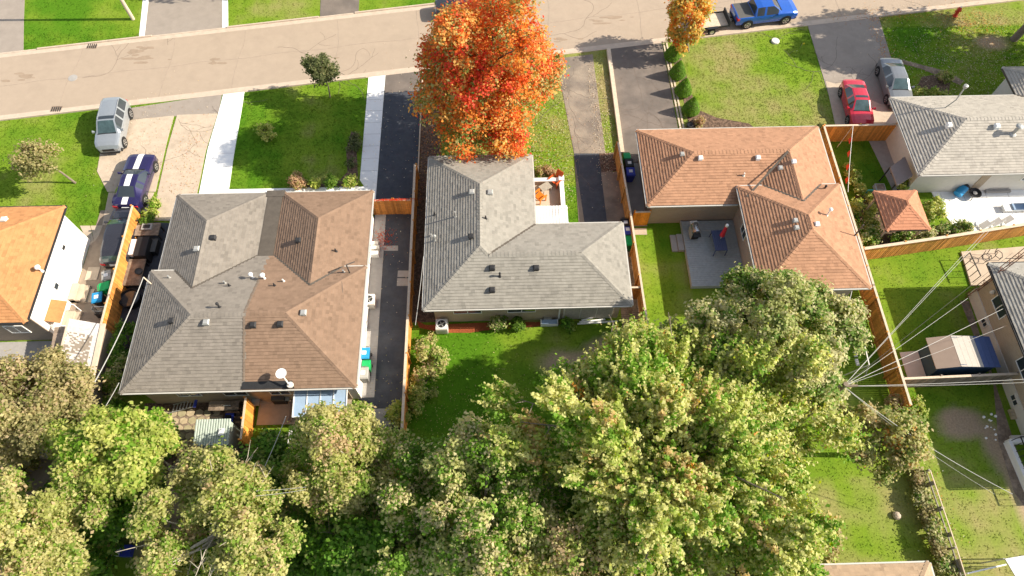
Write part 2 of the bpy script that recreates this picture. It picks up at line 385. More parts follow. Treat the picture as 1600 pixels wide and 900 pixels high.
def zone_fields(x, y):
    dry = np.full_like(x, 0.5)
    for a, b, c, d, v in ZONES:
        k = (x > a) & (x < b) & (y > c) & (y < d); dry = np.where(k, v, dry)
    n1 = nzf(x, y); n2 = nzf(x * 2.3 + 9, y * 2.3 - 4)
    dry = np.clip(dry + 0.30 * n1 + 0.28 * n2, 0, 1.35)
    soil = np.zeros_like(x)
    for a, b, ra, rb in SOILP:
        e = ((x - a) / ra) ** 2 + ((y - b) / rb) ** 2 + 0.35 * n2; soil = np.maximum(soil, np.clip(1.4 - e, 0, 1))
    return dry, soil
def lawn_col(x, y):
    dry, soil = zone_fields(x, y); lush = np.array(LAWNLUSH); mid = np.array(LAWNMID); dr = np.array(LAWNDRY)
    t = dry[..., None]; c = np.where(t < 0.6, lush + (mid - lush) * (t / 0.6), mid + (dr - mid) * np.clip((t - 0.6) / 0.75, 0, 1))
    sc_ = np.array((0.36, 0.27, 0.18)); return c + (sc_ - c) * soil[..., None], soil
def make_ground():
    x0, x1, y0, y1, st = -46, 50, -8, 62, 0.33
    nx, ny = int((x1 - x0) / st) + 1, int((y1 - y0) / st) + 1
    xs = np.linspace(x0, x1, nx); ys = np.linspace(y0, y1, ny); X, Y = np.meshgrid(xs, ys)
    V = np.stack([X, Y, np.zeros_like(X)], -1).reshape(-1, 3)
    i = np.arange(nx * ny).reshape(ny, nx); Fq = np.stack([i[:-1, :-1], i[:-1, 1:], i[1:, 1:], i[1:, :-1]], -1).reshape(-1, 4)
    me = bpy.data.meshes.new('ground'); big = 1500
    outer = [(-big, -big, 0), (big, -big, 0), (big, big, 0), (-big, big, 0)]; c4 = [0, nx - 1, nx * ny - 1, nx * (ny - 1)]
    nv = len(V); Vl = V.tolist() + outer
    edges = [list(i[0, :]), list(i[:, -1]), list(i[-1, ::-1]), list(i[::-1, 0])]
    Fl = [tuple(int(q) for q in f) for f in Fq]
    for k in range(4): Fl.append(tuple([nv + k, nv + (k + 1) % 4] + [int(q) for q in edges[k][::-1]]))
    me.from_pydata(Vl, [], Fl)
    col, _ = lawn_col(V[:, 0], V[:, 1]); full = np.ones((nv + 4, 4), np.float32); full[:nv, :3] = col; full[nv:, :3] = LAWNMID
    at = me.attributes.new('col', 'FLOAT_COLOR', 'POINT'); at.data.foreach_set('color', full.ravel())
    me.materials.append(M['lawn']); o = bpy.data.objects.new('ground', me); C.objects.link(o); o['kind'] = 'structure'
make_ground()
HARD = []       # polygons where no grass grows
def pave(name, pts, m, z, hard=True):
    if hard: HARD.append(pts)
    return sheet(name, pts, m, z)
RS = lambda x: 42.0 + 0.1355 * x          # south edge of the road
RN = lambda x: 49.45 + 0.1400 * x         # north edge
pave('road', [(-90, RS(-90)), (90, RS(90)), (90, RN(90)), (-90, RN(-90))], 'asphalt_road', 0.012)
def kerb(f, sgn, drops):
    xs = np.arange(-60, 62, 1.5)
    g = MB()
    for a, b in zip(xs[:-1], xs[1:]):
        g.hexa([(a, f(a) - sgn * .42, -.02), (b, f(b) - sgn * .42, -.02), (b, f(b), -.02), (a, f(a), -.02), (a, f(a) - sgn * .42, .018), (b, f(b) - sgn * .42, .018), (b, f(b), .022), (a, f(a), .022)] if sgn > 0 else
               [(a, f(a), -.02), (b, f(b), -.02), (b, f(b) + .42, -.02), (a, f(a) + .42, -.02), (a, f(a), .022), (b, f(b), .022), (b, f(b) + .42, .018), (a, f(a) + .42, .018)])
    struct('gutter_pan', 'kerb', g)
    k = MB()
    for a in np.arange(-60, 60, 1.5):
        m_ = a + .75; h = 0.12
        if any(d0 < m_ < d1 for d0, d1 in drops): h = 0.035
        b = a + 1.49; o = 0.16 * sgn
        lo, hi = (0, o) if o > 0 else (o, 0)
        k.hexa([(a, f(a) + lo, -.05), (b, f(b) + lo, -.05), (b, f(b) + hi, -.05), (a, f(a) + hi, -.05), (a, f(a) + lo + .02, h), (b, f(b) + lo + .02, h), (b, f(b) + hi - .02, h), (a, f(a) + hi - .02, h)])
    struct('kerb', 'kerb', k)
kerb(RN, 1, [(-45, -38), (-29, -23), (-15.2, -11.5)])
kerb(RS, -1, [(-28, -19.5), (-10.6, -6), (4.5, 13.8), (25.5, 32)])
# driveways and walks (north side)
pave('driveway', [(-29.1, RN(-29.1) + .1), (-22.9, RN(-22.9) + .1), (-24.6, 56), (-30.6, 56)], 'asphalt_grey', 0.02)
pave('walkway', [(-29.55, RN(-29.6) + .1), (-29.12, RN(-29.1) + .1), (-30.62, 56), (-31.2, 56)], 'concrete_w', 0.026)
pave('walkway', [(-22.88, RN(-22.9) + .1), (-22.4, RN(-22.4) + .1), (-24.1, 56), (-24.58, 56)], 'concrete_w', 0.026)
pave('driveway', [(-14.9, RN(-15) + .1), (-11.7, RN(-11.7) + .1), (-12.1, 56), (-15.6, 56)], 'asphalt_mid', 0.02)
pave('driveway', [(-46, RN(-46) + .1), (-38.6, RN(-38.6) + .1), (-39.6, 47.5), (-42, 56), (-48, 56)], 'asphalt_grey', 0.02)
# left driveways
pave('driveway_apron', PP([(205, 169), (347, 147), (341, 177), (203, 187)]), 'asphalt_grey', 0.026)
pave('concrete_slab', PP([(203, 187.6), (272, 181), (262, 218), (243, 300), (168, 300), (152, 268), (158, 232)]), 'concrete', 0.03)
pave('concrete_slab', PP([(277, 180), (340, 177.6), (322, 235), (308, 303), (292, 345), (236, 345), (247, 300), (262, 232)]), 'concrete', 0.033)
pave('concrete_slab', PP([(170, 301), (241, 301), (222, 352), (160, 352)]), 'concrete', 0.027)
pave('walkway', PP([(125, 353), (141, 353), (147, 378), (140, 384)]), 'concrete', 0.034)
pave('walkway', PP([(142, 353), (161, 352.5), (155, 368), (148, 378)]), 'concrete', 0.036)
pave('driveway', [(-28.34, 9.0), (-25.1, 9.0), (-25.15, 27.5), (-25.6, 28.4), (-28.3, 28.2)], 'brown_asph', 0.022)
pave('driveway', [(-25.0, 14.5), (-21.3, 14.5), (-21.3, 26.8), (-25.0, 27.2)], 'asphalt_new_and_shadow', 0.018)
pave('walkway', PP([(349, 148), (382, 144), (378, 170), (366, 240), (357, 302), (311, 304), (325, 232), (341, 178)]), 'concrete_w', 0.036)
pave('walkway', [(-21.6, 29.8), (-9.0, 29.8), (-9.0, 29.0), (-21.6, 29.0)], 'concrete_w', 0.03)
# middle driveways
pave('walkway', [(-10.32, RS(-10.3) - .1), (-9.0, RS(-9) - .1), (-8.96, 27.4), (-9.6, 27.4), (-9.75, 29.6), (-10.22, 30.4)], 'concrete_w', 0.034)
pave('walkway', [(-9.6, 13.9), (-8.05, 13.9), (-8.15, 27.35), (-8.9, 27.35)], 'concrete_g', 0.036)
pave('driveway', [(-8.98, 13.2), (-6.1, 13.2), (-6.1, RS(-6.1) - .1), (-8.98, RS(-9) - .1)], 'asphalt_new_and_shadow', 0.022)
pave('driveway_apron', [(-8.97, 38.8), (-6.15, 38.95), (-6.15, RS(-6.1) - .12), (-8.97, RS(-9) - .12)], 'asphalt_mid', 0.026)
pave('patio', [(-8.7, 8.2), (-6.2, 8.2), (-6.15, 13.18), (-8.9, 13.18)], 'concrete_g', 0.03)
for q in ([(600, 384), (622, 384), (622, 392), (600, 392)], [(622, 423), (643, 423), (642, 433), (621, 433)], [(621, 435), (642, 435), (641, 447), (620, 447)]):
    pave('concrete_patch', PP(q), 'concrete_g', 0.026)
pave('driveway', PP([(868, 92), (926, 85), (932, 130), (946, 240), (955, 260), (962, 300), (985, 360), (905, 360), (897, 240), (880, 150)]), 'asphalt_old', 0.02)
pave('driveway', PP([(897, 240), (936, 240), (948, 300), (956, 360), (915, 360)]), 'asphalt_new_and_shadow', 0.024)  # dark sheet paints in the shadow the terracotta roof house casts here
pave('concrete_slab', PP([(939, 270), (967, 268), (980, 360), (950, 360)]), 'asphalt_old', 0.028)
pave('flower_bed', PP([(936, 240), (968, 238), (967, 267), (939, 269)]), 'mulch', 0.03)
pave('driveway', [(9.12, 31.4), (13.5, 31.4), (13.42, RS(13.4) - .1), (9.12, RS(9.1) - .1)], 'asphalt_mid', 0.022)
pave('walkway', [(9.05, 25.9), (10.1, 25.9), (10.1, 31.38), (9.05, 31.38)], 'concrete_g', 0.026)
pave('concrete_slab', PP([(990, 357), (1010, 357), (1011, 367), (992, 367)]), 'concrete', 0.03)
# right driveways
pave('driveway', PP([(1262, 40), (1372, 24), (1392, 90), (1420, 165), (1405, 190), (1380, 195), (1345, 197), (1308, 197), (1295, 150)]), 'asphalt_grey', 0.024)
pave('concrete_slab', PP([(1290, 127), (1305, 131), (1320, 128), (1343, 123), (1346, 140), (1358, 155), (1375, 163), (1408, 167), (1402, 200), (1306, 200)]), 'concrete', 0.032)
pave('patio', [(27.6, 33.0), (29.3, 33.0), (29.3, 27.8), (28.0, 26.7), (28.2, 27.5)], 'concrete_g', 0.03)
pave('patio', PP([(1436, 285), (1620, 285), (1660, 350), (1560, 353), (1512, 364), (1490, 352), (1470, 330), (1455, 300)]), 'concrete_w', 0.03)
pave('patio', [(31.0, 20.6), (37, 20.6), (37, 23.6), (31.2, 23.2)], 'concrete', 0.12)
pave('soil_strip', PP([(1500, 470), (1514, 470), (1600, 740), (1600, 790), (1585, 770), (1560, 690), (1552, 600)]), 'soil', 0.008)
pave('gravel_path', PP([(1402, 92), (1412, 94), (1450, 104), (1480, 112), (1506, 127), (1500, 133), (1470, 120), (1440, 108), (1404, 98)]), 'soil', 0.016)
pave('flower_bed', PP([(1440, 120), (1465, 116), (1485, 128), (1482, 148), (1438, 150), (1432, 138)]), 'mulch', 0.014)
pave('flower_bed', PP([(1050, 85), (1062, 83), (1082, 150), (1092, 172), (1120, 184), (1170, 193), (1180, 200), (1078, 203), (1062, 130)]), 'mulch', 0.012)
pave('flower_bed', PP([(549, 205), (556, 208), (560, 292), (455, 297), (455, 290), (500, 288), (530, 283), (543, 268), (541, 235)]), 'mulch', 0.012)
pave('flower_bed', [(-6.0, 18.9), (-4.4, 18.9), (-4.4, 41.5), (-6.0, 41.5)], 'mulch', 0.010)
pave('flower_bed', PP([(650, 500), (665, 508), (760, 504), (860, 503), (880, 506), (820, 512), (760, 516), (735, 520), (690, 520), (655, 512)]), 'redmulch', 0.012)
pave('soil_strip', [(8.3, 16.3), (8.8, 16.3), (8.8, 24.4), (7.6, 24.4), (7.6, 18.0), (6.6, 17.2)], 'soil', 0.010)
pave('flower_bed', PP([(1336, 305), (1366, 300), (1392, 362), (1470, 352), (1515, 362), (1440, 372), (1355, 386), (1345, 350)]), 'mulch', 0.010)
pave('soil_strip', [(-31, 15.5), (-28, 15.5), (-28, 18.2), (-40, 18.2), (-40, 15.2)], 'concrete_g', 0.014)
pave('dirt_yard', [(-22, 9.5), (-15.4, 9.5), (-15.4, 13.9), (-22, 13.9)], 'mulch', 0.008)
pave('patio', [(-15.0, 12.35), (-11.6, 12.35), (-11.6, 13.9), (-15.0, 13.9)], 'concrete', 0.03)
pave('patio', [(-12.9, 10.9), (-9.4, 10.9), (-9.4, 13.88), (-11.58, 13.88), (-11.58, 12.3), (-12.9, 12.3)], 'concrete', 0.026)
# road joints, as narrow tar lines
tj = MB(); rj = random.Random(3)
for xx in (-34, -26.5, -21.0, -13.2, -6.6, 0.5, 4.2, 11.9, 21, 29):
    pts = []; k = 14
    for i in range(k + 1):
        t = i / k; y = RS(xx) + .45 + t * (RN(xx) - RS(xx) - .9); pts.append((xx + 0.25 * math.sin(t * 5 + xx) * t + rj.uniform(-.03, .03), y, 0.016))
    for a, b in zip(pts[:-1], pts[1:]): tj.bar(a, b, 0.03, 0.006)
for a, b in zip(range(-44, 44, 2), range(-42, 46, 2)):
    tj.bar((a, (RS(a) + RN(a)) / 2 + .1 * math.sin(a), .016), (b, (RS(b) + RN(b)) / 2 + .1 * math.sin(b), .016), 0.03, 0.006)
tj.build('tar_joints', mat('tar', (0.33, 0.265, 0.21), 0.9, 0.2, 3), kind='structure')
ck = MB(); rc = random.Random(9)
def crack(x, y, an, L, z, wd=.022):
    k = int(L / .35); p = (x, y, z)
    for _ in range(k):
        an += rc.uniform(-.45, .45); q = (p[0] + math.cos(an) * .35, p[1] + math.sin(an) * .35, z); ck.bar(p, q, wd, .006); p = q
        if rc.random() < .12: crack(p[0], p[1], an + rc.choice((-1, 1)), L * .3, z, wd * .8)
for a in ((6.0, 41.0, -1.5, 12, .022), (5.6, 36, -1.2, 6, .022), (7.0, 33.5, -1.8, 4, .022), (10.5, 43, -1.5, 10, .024), (12.4, 38, -2.2, 5, .024), (9.3, 36.2, 0, 4, .024), (28, 44, -1.7, 8, .026), (30, 42, -1.4, 6, .026), (26.5, 38, .1, 4, .026),
          (-24.5, 36.5, -1.5, 7, .035), (-26.8, 34, -.4, 3, .032), (-22.8, 34, -1.7, 4, .035), (-27.5, 22, -1.4, 6, .024), (-8, 24, -1.5, 9, .024), (-33, 41, .2, 9, .014), (-18, 44, .2, 12, .014), (2, 46, .1, 11, .014), (16, 47.5, .2, 10, .014), (-5, 43, .3, 6, .014), (33, 49, .1, 8, .014), (-27, 44.5, 1.5, 3, .014)): crack(*a)
ck.build('pavement_cracks', mat('crack', (0.16, 0.125, 0.1), 0.95, 0.2, 3), kind='structure')
pj = MB()
for t in range(7): pj.bar((-21.45 + .25 * t * .0, 30.6 + 1.25 * t, .0375), (-19.75, 30.6 + 1.25 * t, .0375), .022, .006)
for t in range(9): pj.bar((-10.25, 31.2 + 1.15 * t, .0355), (-9.02, 31.2 + 1.15 * t, .0355), .02, .006)
for t in range(10): pj.bar((-9.5, 14.6 + 1.3 * t, .0375), (-8.1, 14.6 + 1.3 * t, .0375), .02, .006)
for t in range(3): pj.bar((-8.75, 9.2 + 1.3 * t, .0315), (-6.25, 9.2 + 1.3 * t, .0315), .02, .006)
for t in range(5): pj.bar((31.4 + 1.6 * t, 24.8 + .1 * t, .0315), (31.4 + 1.6 * t, 28.1, .0315), .02, .006)
pj.bar((29.4, 26.3, .0315), (40, 26.3, .0315), .02, .006)
pj.build('paving_joints', mat('joint', (0.42, 0.40, 0.37), 0.95, 0.1, 3), kind='structure')
def stain(px, py, rx, ry, seed, m='oil_stain'):
    x, y = P(px, py); r = random.Random(seed); b = MB()
    for q in range(9):
        cx, cy, s_ = x + r.gauss(0, rx * .5), y + r.gauss(0, ry * .5), r.uniform(.12, .4)
        b.prism([(cx + math.cos(t * .785) * s_ * rx * r.uniform(.6, 1.2), cy + math.sin(t * .785) * s_ * ry * r.uniform(.6, 1.2)) for t in range(8)], -.01, .0165 + .0006 * q)
    struct('road_stain', m, b)
mat('oil_stain', (0.31, 0.235, 0.17), 0.9, 0.12, 3)
for a in ((215, 80, 1.4, .5, 1), (225, 92, 1.8, .4, 2), (500, 90, 1.2, .3, 3), (330, 95, 1.0, .4, 4), (950, 30, 1.6, .4, 5), (30, 120, 1.3, .4, 6), (880, 62, 1.2, .3, 7)): stain(*a)
def cover(name, px, py, label, cat, rnd=True):
    x, y = P(px, py); b = MB()
    if rnd: b.lathe(x, y, [(0.36, 0.0), (0.36, 0.026)], 20); b.lathe(x, y, [(0.30, 0.02), (0.30, 0.034)], 20); b.build(name, 'concrete_g', label=label, category=cat)
    else:
        o = thing(name, label, cat, (x, y, 0)); b.box(x - .42, x + .42, y - .32, y + .32, -.02, .020); b.build('frame', 'soil', o)
        for k in range(5):
            g = MB(); xx = x - .32 + .16 * k; g.box(xx - .035, xx + .035, y - .24, y + .24, .01, .034); g.build('grate_bar', 'dark', o)
cover('manhole_cover', 114, 122, 'round grey manhole cover in the road near the silver suv', 'manhole')
cover('storm_drain', 144, 72, 'square storm drain grate at the far kerb of the road', 'drain', False)
cover('storm_drain', 88, 171, 'square storm drain grate at the near kerb on the left lawn side', 'drain', False)
# low concrete edging
def wall_obj(name, label, cat, pts, wd, ht, m='kerb'):
    b = MB()
    for p, q in zip(pts[:-1], pts[1:]): b.bar((*p, ht / 2 - .02), (*q, ht / 2 - .02), wd, ht + .04)
    return b.build(name, m, label=label, category=cat)
wall_obj('retaining_wall', 'long pale concrete edge wall between dry grass strip and double asphalt driveway', 'low wall', [(8.95, 42.9), (8.98, 32.2)], 0.3, 0.3, 'woodcap')
for k, xx in enumerate((13.56, 13.80)):
    wall_obj('brick_edging', ['inner pale brick edging line along the double driveway', 'outer pale brick edging line beside the cone shrubs'][k], 'edging', [(xx, 43.6), (xx + .1, 34.2)], 0.12, 0.07 + .02 * k, 'woodcap')
wall_obj('timber_edging', 'thin pale edging between the black driveway and the front garden of the grey bungalow', 'edging', [(-6.03, 40.9), (-6.03, 30.5)], 0.08, 0.14, 'woodcap')

# ================================================================== HOUSES
def tri_tone(c): return lambda x, y: c
# --- duplex
GREY = (0.245, 0.218, 0.187); TAN = (0.255, 0.170, 0.118)
dup = thing('semi_detached_house', 'wide semi-detached house whose shingle roof is half grey and half tan', 'house', (-15.0, 13.8, 0))
cf = lambda x, y: GREY if x < -14.72 else TAN
W2, E2, W1, E1 = -21.65, -8.45, -21.5, -8.56
S0, S1, SZ, NZ = 13.35, 21.2, 3.4, 2.8
nw, ne = (-17.725, 17.275), (-12.375, 17.275)
F = [([(W2, S0), (E2, S0), ne, nw], (0, 1), S0, SZ), ([(W2, S0), nw, (W2, S1)], (1, 0), W2, SZ), ([(E2, S1), ne, (E2, S0)], (-1, 0), -E2, SZ),
     ([nw, ne, (-10.12, 19.53), (-19.98, 19.53)], (0, -1), -S1, SZ), ([(-19.98, 19.53), (-18.5, 19.53), (-20.167, 21.2), (W2, 21.2)], (0, -1), -S1, SZ),
     ([(-18.5, 19.53), (-11.53, 19.53), (-14.5, 22.5), (-15.5, 22.5)], (0, -1), -S1, SZ), ([(-11.53, 19.53), (-10.12, 19.53), (E2, 21.2), (-9.893, 21.2)], (0, -1), -S1, SZ),
     ([(W1, 21.0), (-20.167, 21.2), (-18.5, 19.53), (-18.5, 24.35), (W1, 27.35)], (1, 0), W1, NZ), ([(W1, 27.35), (-18.5, 24.35), (-15.5, 27.35)], (0, -1), -27.35, NZ),
     ([(-15.5, 27.35), (-18.5, 24.35), (-18.5, 19.53), (-15.5, 22.5)], (-1, 0), 15.5, NZ),
     ([(-14.5, 22.5), (-11.53, 19.563), (-11.53, 24.38), (-14.5, 27.35)], (1, 0), -14.5, NZ), ([(-14.5, 27.35), (-11.53, 24.38), (E1, 27.35)], (0, -1), -27.35, NZ),
     ([(E1, 27.35), (-11.53, 24.38), (-11.53, 19.563), (-9.893, 21.2), (E1, 21.0)], (-1, 0), -E1, NZ)]
hips = [((W2, S0), nw), ((E2, S0), ne), ((W2, S1), nw), ((E2, S1), ne), (nw, ne), ((W1, 27.35), (-18.5, 24.35)), ((-15.5, 27.35), (-18.5, 24.35)), ((-18.5, 24.35), (-18.5, 19.6)),
        ((-14.5, 27.35), (-11.53, 24.38)), ((E1, 27.35), (-11.53, 24.38)), ((-11.53, 24.38), (-11.53, 19.63))]
vals = [((-20.167, 21.2), (-18.5, 19.53)), ((-18.5, 19.53), (-15.5, 22.5)), ((-14.5, 22.5), (-11.53, 19.563)), ((-11.53, 19.563), (-9.893, 21.2))]
rf, zf2 = roof(dup, F, [([(W2, E2, S0, S1)], SZ), ([(W1, -15.5, 17.5, 27.35), (-14.5, E1, 17.5, 27.35)], NZ)], cf, hips, vals, 11)
MB().box(-15.48, -14.52, 22.4, 27.3, 2.7, 2.87).box(-15.6, -14.4, 27.0, 27.5, 2.66, 2.9).build('flat_valley', 'membrane', rf)
MB().hexa([(-14.9, 13.36, SZ + .02), (-11.9, 13.36, SZ + .02), (-12.0, 13.75, SZ + .2), (-14.75, 13.75, SZ + .2), (-14.9, 13.36, SZ + .07), (-11.9, 13.36, SZ + .07), (-12.0, 13.75, SZ + .25), (-14.75, 13.75, SZ + .25)]).build('dark_eave_strip', 'dark', rf)  # dark strip along the back eave of the tan half
pm = MB(); cap_line(pm, zf2, (-14.72, 13.8), (-14.72, 17.25), lambda x, y: (.22, .17, .13), random.Random(2), wd=.07, up=.035); cap_line(pm, zf2, (-14.72, 17.3), (-14.72, 21.1), lambda x, y: (.22, .17, .13), random.Random(2), wd=.07, up=.035); pm.build('party_line', 'shingle', rf, kind='stuff')
gutters(dup, [((W2, S0), (E2, S0)), ((E2, S0), (E2, S1)), ((W2, S1), (W2, S0)), ((E2, S1), (-9.9, S1)), ((-20.1, S1), (W2, S1))], SZ)
gutters(dup, [((E1, 21.2), (E1, 27.35)), ((E1, 27.35), (-14.4, 27.35)), ((-15.6, 27.35), (W1, 27.35)), ((W1, 27.35), (W1, 21.2))], NZ)
walls(dup, [(W2 + .45, -14.72, S0 + .5, S1 - .4), (W1 + .45, -14.722, S1 - .4, 26.9)], 2.62, 'beige_brick')
walls(dup, [(-14.72, E2 - .38, S0 + .5, S1 - .4), (-14.718, E1 - .4, S1 - .4, 26.9)], 2.63, 'siding')
walls(dup, [(W2 + .45, -14.72, S0 + .5, S1 - .42)], 3.23, 'beige_brick', 2.6); walls(dup, [(-14.72, E2 - .38, S0 + .5, S1 - .42)], 3.24, 'siding', 2.61)
walls(dup, [(-14.70, E2 - .9, S0 + .47, S0 + .52)], 3.2, 'beige_brick')
for a, b, c, d in ((-19.3, -17.9, 1.4, 2.4), (-16.6, -15.2, 1.3, 2.3), (-13.9, -12.7, 1.3, 2.4)): window(dup, 'y', S0 + .46, a, b, c, d, out=-1)
for y in (15.6, 18.4, 20.2): window(dup, 'x', E2 - .38, y - .45, y + .45, 0.35, 0.8, out=1)
window(dup, 'x', E2 - .38, 23.0, 24.2, 1.0, 2.1, out=1)
for px, py, h, m_ in ((337, 377, 3.6, 'dark'), (313, 396, 3.6, 'metal_g'), (274, 507, 4.2, 'dark'), (325, 507, 4.8, 'metal_g'), (397, 510, 4.8, 'dark'), (440, 510, 4.7, 'dark'), (476, 492, 4.6, 'metal_g'), (467, 378, 3.5, 'dark')):
    x, y = P(px, py, h); box_vent(dup, zf2, x, y, m_)
for px, py, h, m_, cr in ((388, 424, 4.6, 'white', .13), (407, 426, 4.6, 'white', .15), (263, 432, 3.9, 'metal_g', 0), (349, 439, 4.3, 'metal_g', 0), (358, 446, 4.2, 'dark', 0), (429, 446, 4.2, 'dark', 0), (441, 436, 4.3, 'offwhite', 0), (525, 393, 3.6, 'dark', 0), (537, 425, 3.7, 'metal_g', 0), (346, 483, 4.7, 'dark', .09)):
    x, y = P(px, py, h); pipe_vent(dup, zf2, x, y, m_, h=0.4 if cr else .25, capr=cr)
MB().bar((-9.35, 20.6, zf2(-9.35, 20.6) + .02), (-9.35, 20.6, zf2(-9.35, 20.6) + 1.0), .06, .06).bar((-9.35, 20.6, zf2(-9.35, 20.6) + 1.0), (-9.0, 21.1, zf2(-9.35, 20.6) + .5), .05, .05).build('service_mast', 'wire_d', dup)
# --- grey bungalow in the middle
GR3 = (0.295, 0.277, 0.243)
h3 = thing('grey_bungalow', 'l-shaped bungalow with light grey shingle roof behind the big orange maple', 'house', (1.4, 18.9, 0))
r1, r2 = (-4.9, 2.15, 18.4, 30.1), (-4.9, 7.8, 18.4, 24.4); EZ = 2.8
a1, a2, a3, a4 = (-1.375, 26.575), (-1.375, 21.925), (-.85, 21.4), (4.8, 21.4)
F = [([(-4.9, 18.4), a2, a1, (-4.9, 30.1)], (1, 0), -4.9, EZ), ([(-4.9, 30.1), a1, (2.15, 30.1)], (0, -1), -30.1, EZ),
     ([(2.15, 30.1), a1, a2, a3, (2.15, 24.4)], (-1, 0), -2.15, EZ), ([(2.15, 24.4), a3, a4, (7.8, 24.4)], (0, -1), -24.4, EZ),
     ([(7.8, 24.4), a4, (7.8, 18.4)], (-1, 0), -7.8, EZ), ([(7.8, 18.4), a4, a3, a2, (-4.9, 18.4)], (0, 1), 18.4, EZ)]
rf, zf3 = roof(h3, F, [([r1, r2], EZ)], tri_tone(GR3), [((-4.9, 18.4), a2), (a2, a1), ((-4.9, 30.1), a1), ((2.15, 30.1), a1), (a2, a3), (a3, a4), ((7.8, 24.4), a4), ((7.8, 18.4), a4)], [((2.15, 24.4), a3)], 12)
gutters(h3, [((-4.9, 18.4), (7.8, 18.4)), ((7.8, 18.4), (7.8, 24.4)), ((7.8, 24.4), (2.2, 24.4)), ((2.15, 24.45), (2.15, 30.1)), ((2.15, 30.1), (-4.9, 30.1)), ((-4.9, 30.1), (-4.9, 18.4))], EZ, 'gutter')
walls(h3, [(-4.4, 7.3, 18.9, 23.9), (-4.4, 1.65, 23.9, 29.6)], 2.64, 'beige_brick')
window(h3, 'y', 18.9, -3.2, -1.4, 1.2, 2.3, out=-1); window(h3, 'y', 18.9, 0.2, 2.0, 1.2, 2.3, out=-1)
dd = MB(); dd.box(3.75, 6.9, 18.84, 18.9, 0.1, 2.3); do = dd.build('patio_door', 'offwhite', h3)
for k in range(3):
    g = MB(); g.box(3.85 + k * 1.02, 4.8 + k * 1.02, 18.82, 18.838, .2, 2.2); g.build('door_panel', 'wood_g', do, defcol=(.42, .38, .33))
MB().bar((3.5, 18.84, 0.1), (3.5, 18.84, 2.6), .09, .09).build('downspout', 'white', h3)
MB().box(2.55, 3.05, 18.5, 18.9, 0, .3).build('window_well', 'metal_g', h3)
for px, py, h, m_ in ((738, 312, 3.4, 'metal_g'), (766, 305, 3.9, 'metal_g'), (737, 378, 3.6, 'dark'), (769, 416, 4.1, 'dark'), (769, 450, 3.6, 'dark'), (838, 417, 4.0, 'dark')):
    x, y = P(px, py, h); box_vent(h3, zf3, x, y, m_)
for px, py, h, m_, hh, cr in ((679, 334, 3.2, 'dark', .3, 0), (712, 340, 3.6, 'metal_g', .55, 0), (759, 342, 4.2, 'dark', .25, 0), (674, 367, 3.1, 'metal_g', .2, 0), (680, 376, 3.1, 'metal_g', .5, .11), (781, 428, 3.9, 'dark', .3, .07)):
    x, y = P(px, py, h); pipe_vent(h3, zf3, x, y, m_, h=hh, capr=cr)
# --- orange-tan house on the right of centre
TC = (0.42, 0.232, 0.142)
h4 = thing('terracotta_roof_house', 'large brick house with terracotta orange shingle roof and a deck in its corner', 'house', (16, 19.4, 0))
A0, A1, A2, A3 = 9.6, 22.4, 25.65, 32.1; n1, n2 = (12.825, 28.875), (19.175, 28.875); p1, p2 = (18.925, 22.275), (18.925, 23.275); rt = (19.175, 24.76)
F = [([(A0, A2), n1, (A0, A3)], (1, 0), A0, 2.8), ([(A0, A3), n1, n2, (A1, A3)], (0, -1), -A3, 2.8), ([(A0, A2), (15.95, A2), n2, n1], (0, 1), A2, 2.8),
     ([(15.95, A2), (17.283, 26.65), rt, n2], (1, 0), 15.95, 2.8), ([(A1, A3), n2, rt, (21.067, 26.65), (A1, 26.45)], (-1, 0), -A1, 2.8),
     ([(15.55, 18.9), p1, p2, (15.55, 26.65)], (1, 0), 15.55, 3.4), ([(22.3, 26.65), p2, p1, (22.3, 18.9)], (-1, 0), -22.3, 3.4), ([(22.3, 18.9), p1, (15.55, 18.9)], (0, 1), 18.9, 3.4),
     ([(15.55, 26.65), (17.283, 26.65), rt, p2], (0, -1), -26.65, 3.4), ([rt, (21.067, 26.65), (22.3, 26.65), p2], (0, -1), -26.65, 3.4)]
rf, zf4 = roof(h4, F, [([(A0, A1, A2, A3), (15.95, A1, 22, A3)], 2.8), ([(15.55, 22.3, 18.9, 26.65)], 3.4)], tri_tone(TC),
     [((A0, A2), n1), ((A0, A3), n1), (n1, n2), ((A1, A3), n2), (n2, rt), ((15.55, 18.9), p1), ((22.3, 18.9), p1), (p1, p2), ((15.55, 26.65), p2), ((22.3, 26.65), p2)],
     [((15.95, A2), n2), ((17.283, 26.65), rt), (rt, (21.067, 26.65))], 13)
gutters(h4, [((A0, A2), (15.6, A2)), ((A1, 26.7), (A1, A3)), ((A1, A3), (A0, A3)), ((A0, A3), (A0, A2))], 2.8)
gutters(h4, [((15.55, 18.9), (22.3, 18.9)), ((22.3, 18.9), (22.3, 26.65)), ((22.3, 26.65), (15.55, 26.65)), ((15.55, 26.65), (15.55, 18.9))], 3.4)
walls(h4, [(10.1, 21.9, 26.12, 31.65)], 2.64, 'tan_brick'); walls(h4, [(16.05, 21.85, 19.4, 26.2)], 3.24, 'tan_brick')
window(h4, 'x', 16.05, 23.7, 24.7, 1.3, 2.3, out=-1); window(h4, 'y', 19.4, 17.6, 19.4, 2.1, 3.0, out=-1)
for px, py, h, m_ in ((1064, 246, 3.7, 'metal_g'), (1094, 248, 4.1, 'white'), (1184, 247, 4.1, 'white'), (1215, 270, 3.5, 'metal_g'), (1235, 262, 3.7, 'white'), (1241, 347, 4.5, 'metal_g'), (1243, 358, 4.5, 'metal_g'), (1274, 354, 4.6, 'white')):
    x, y = P(px, py, h); box_vent(h4, zf4, x, y, m_, .26)
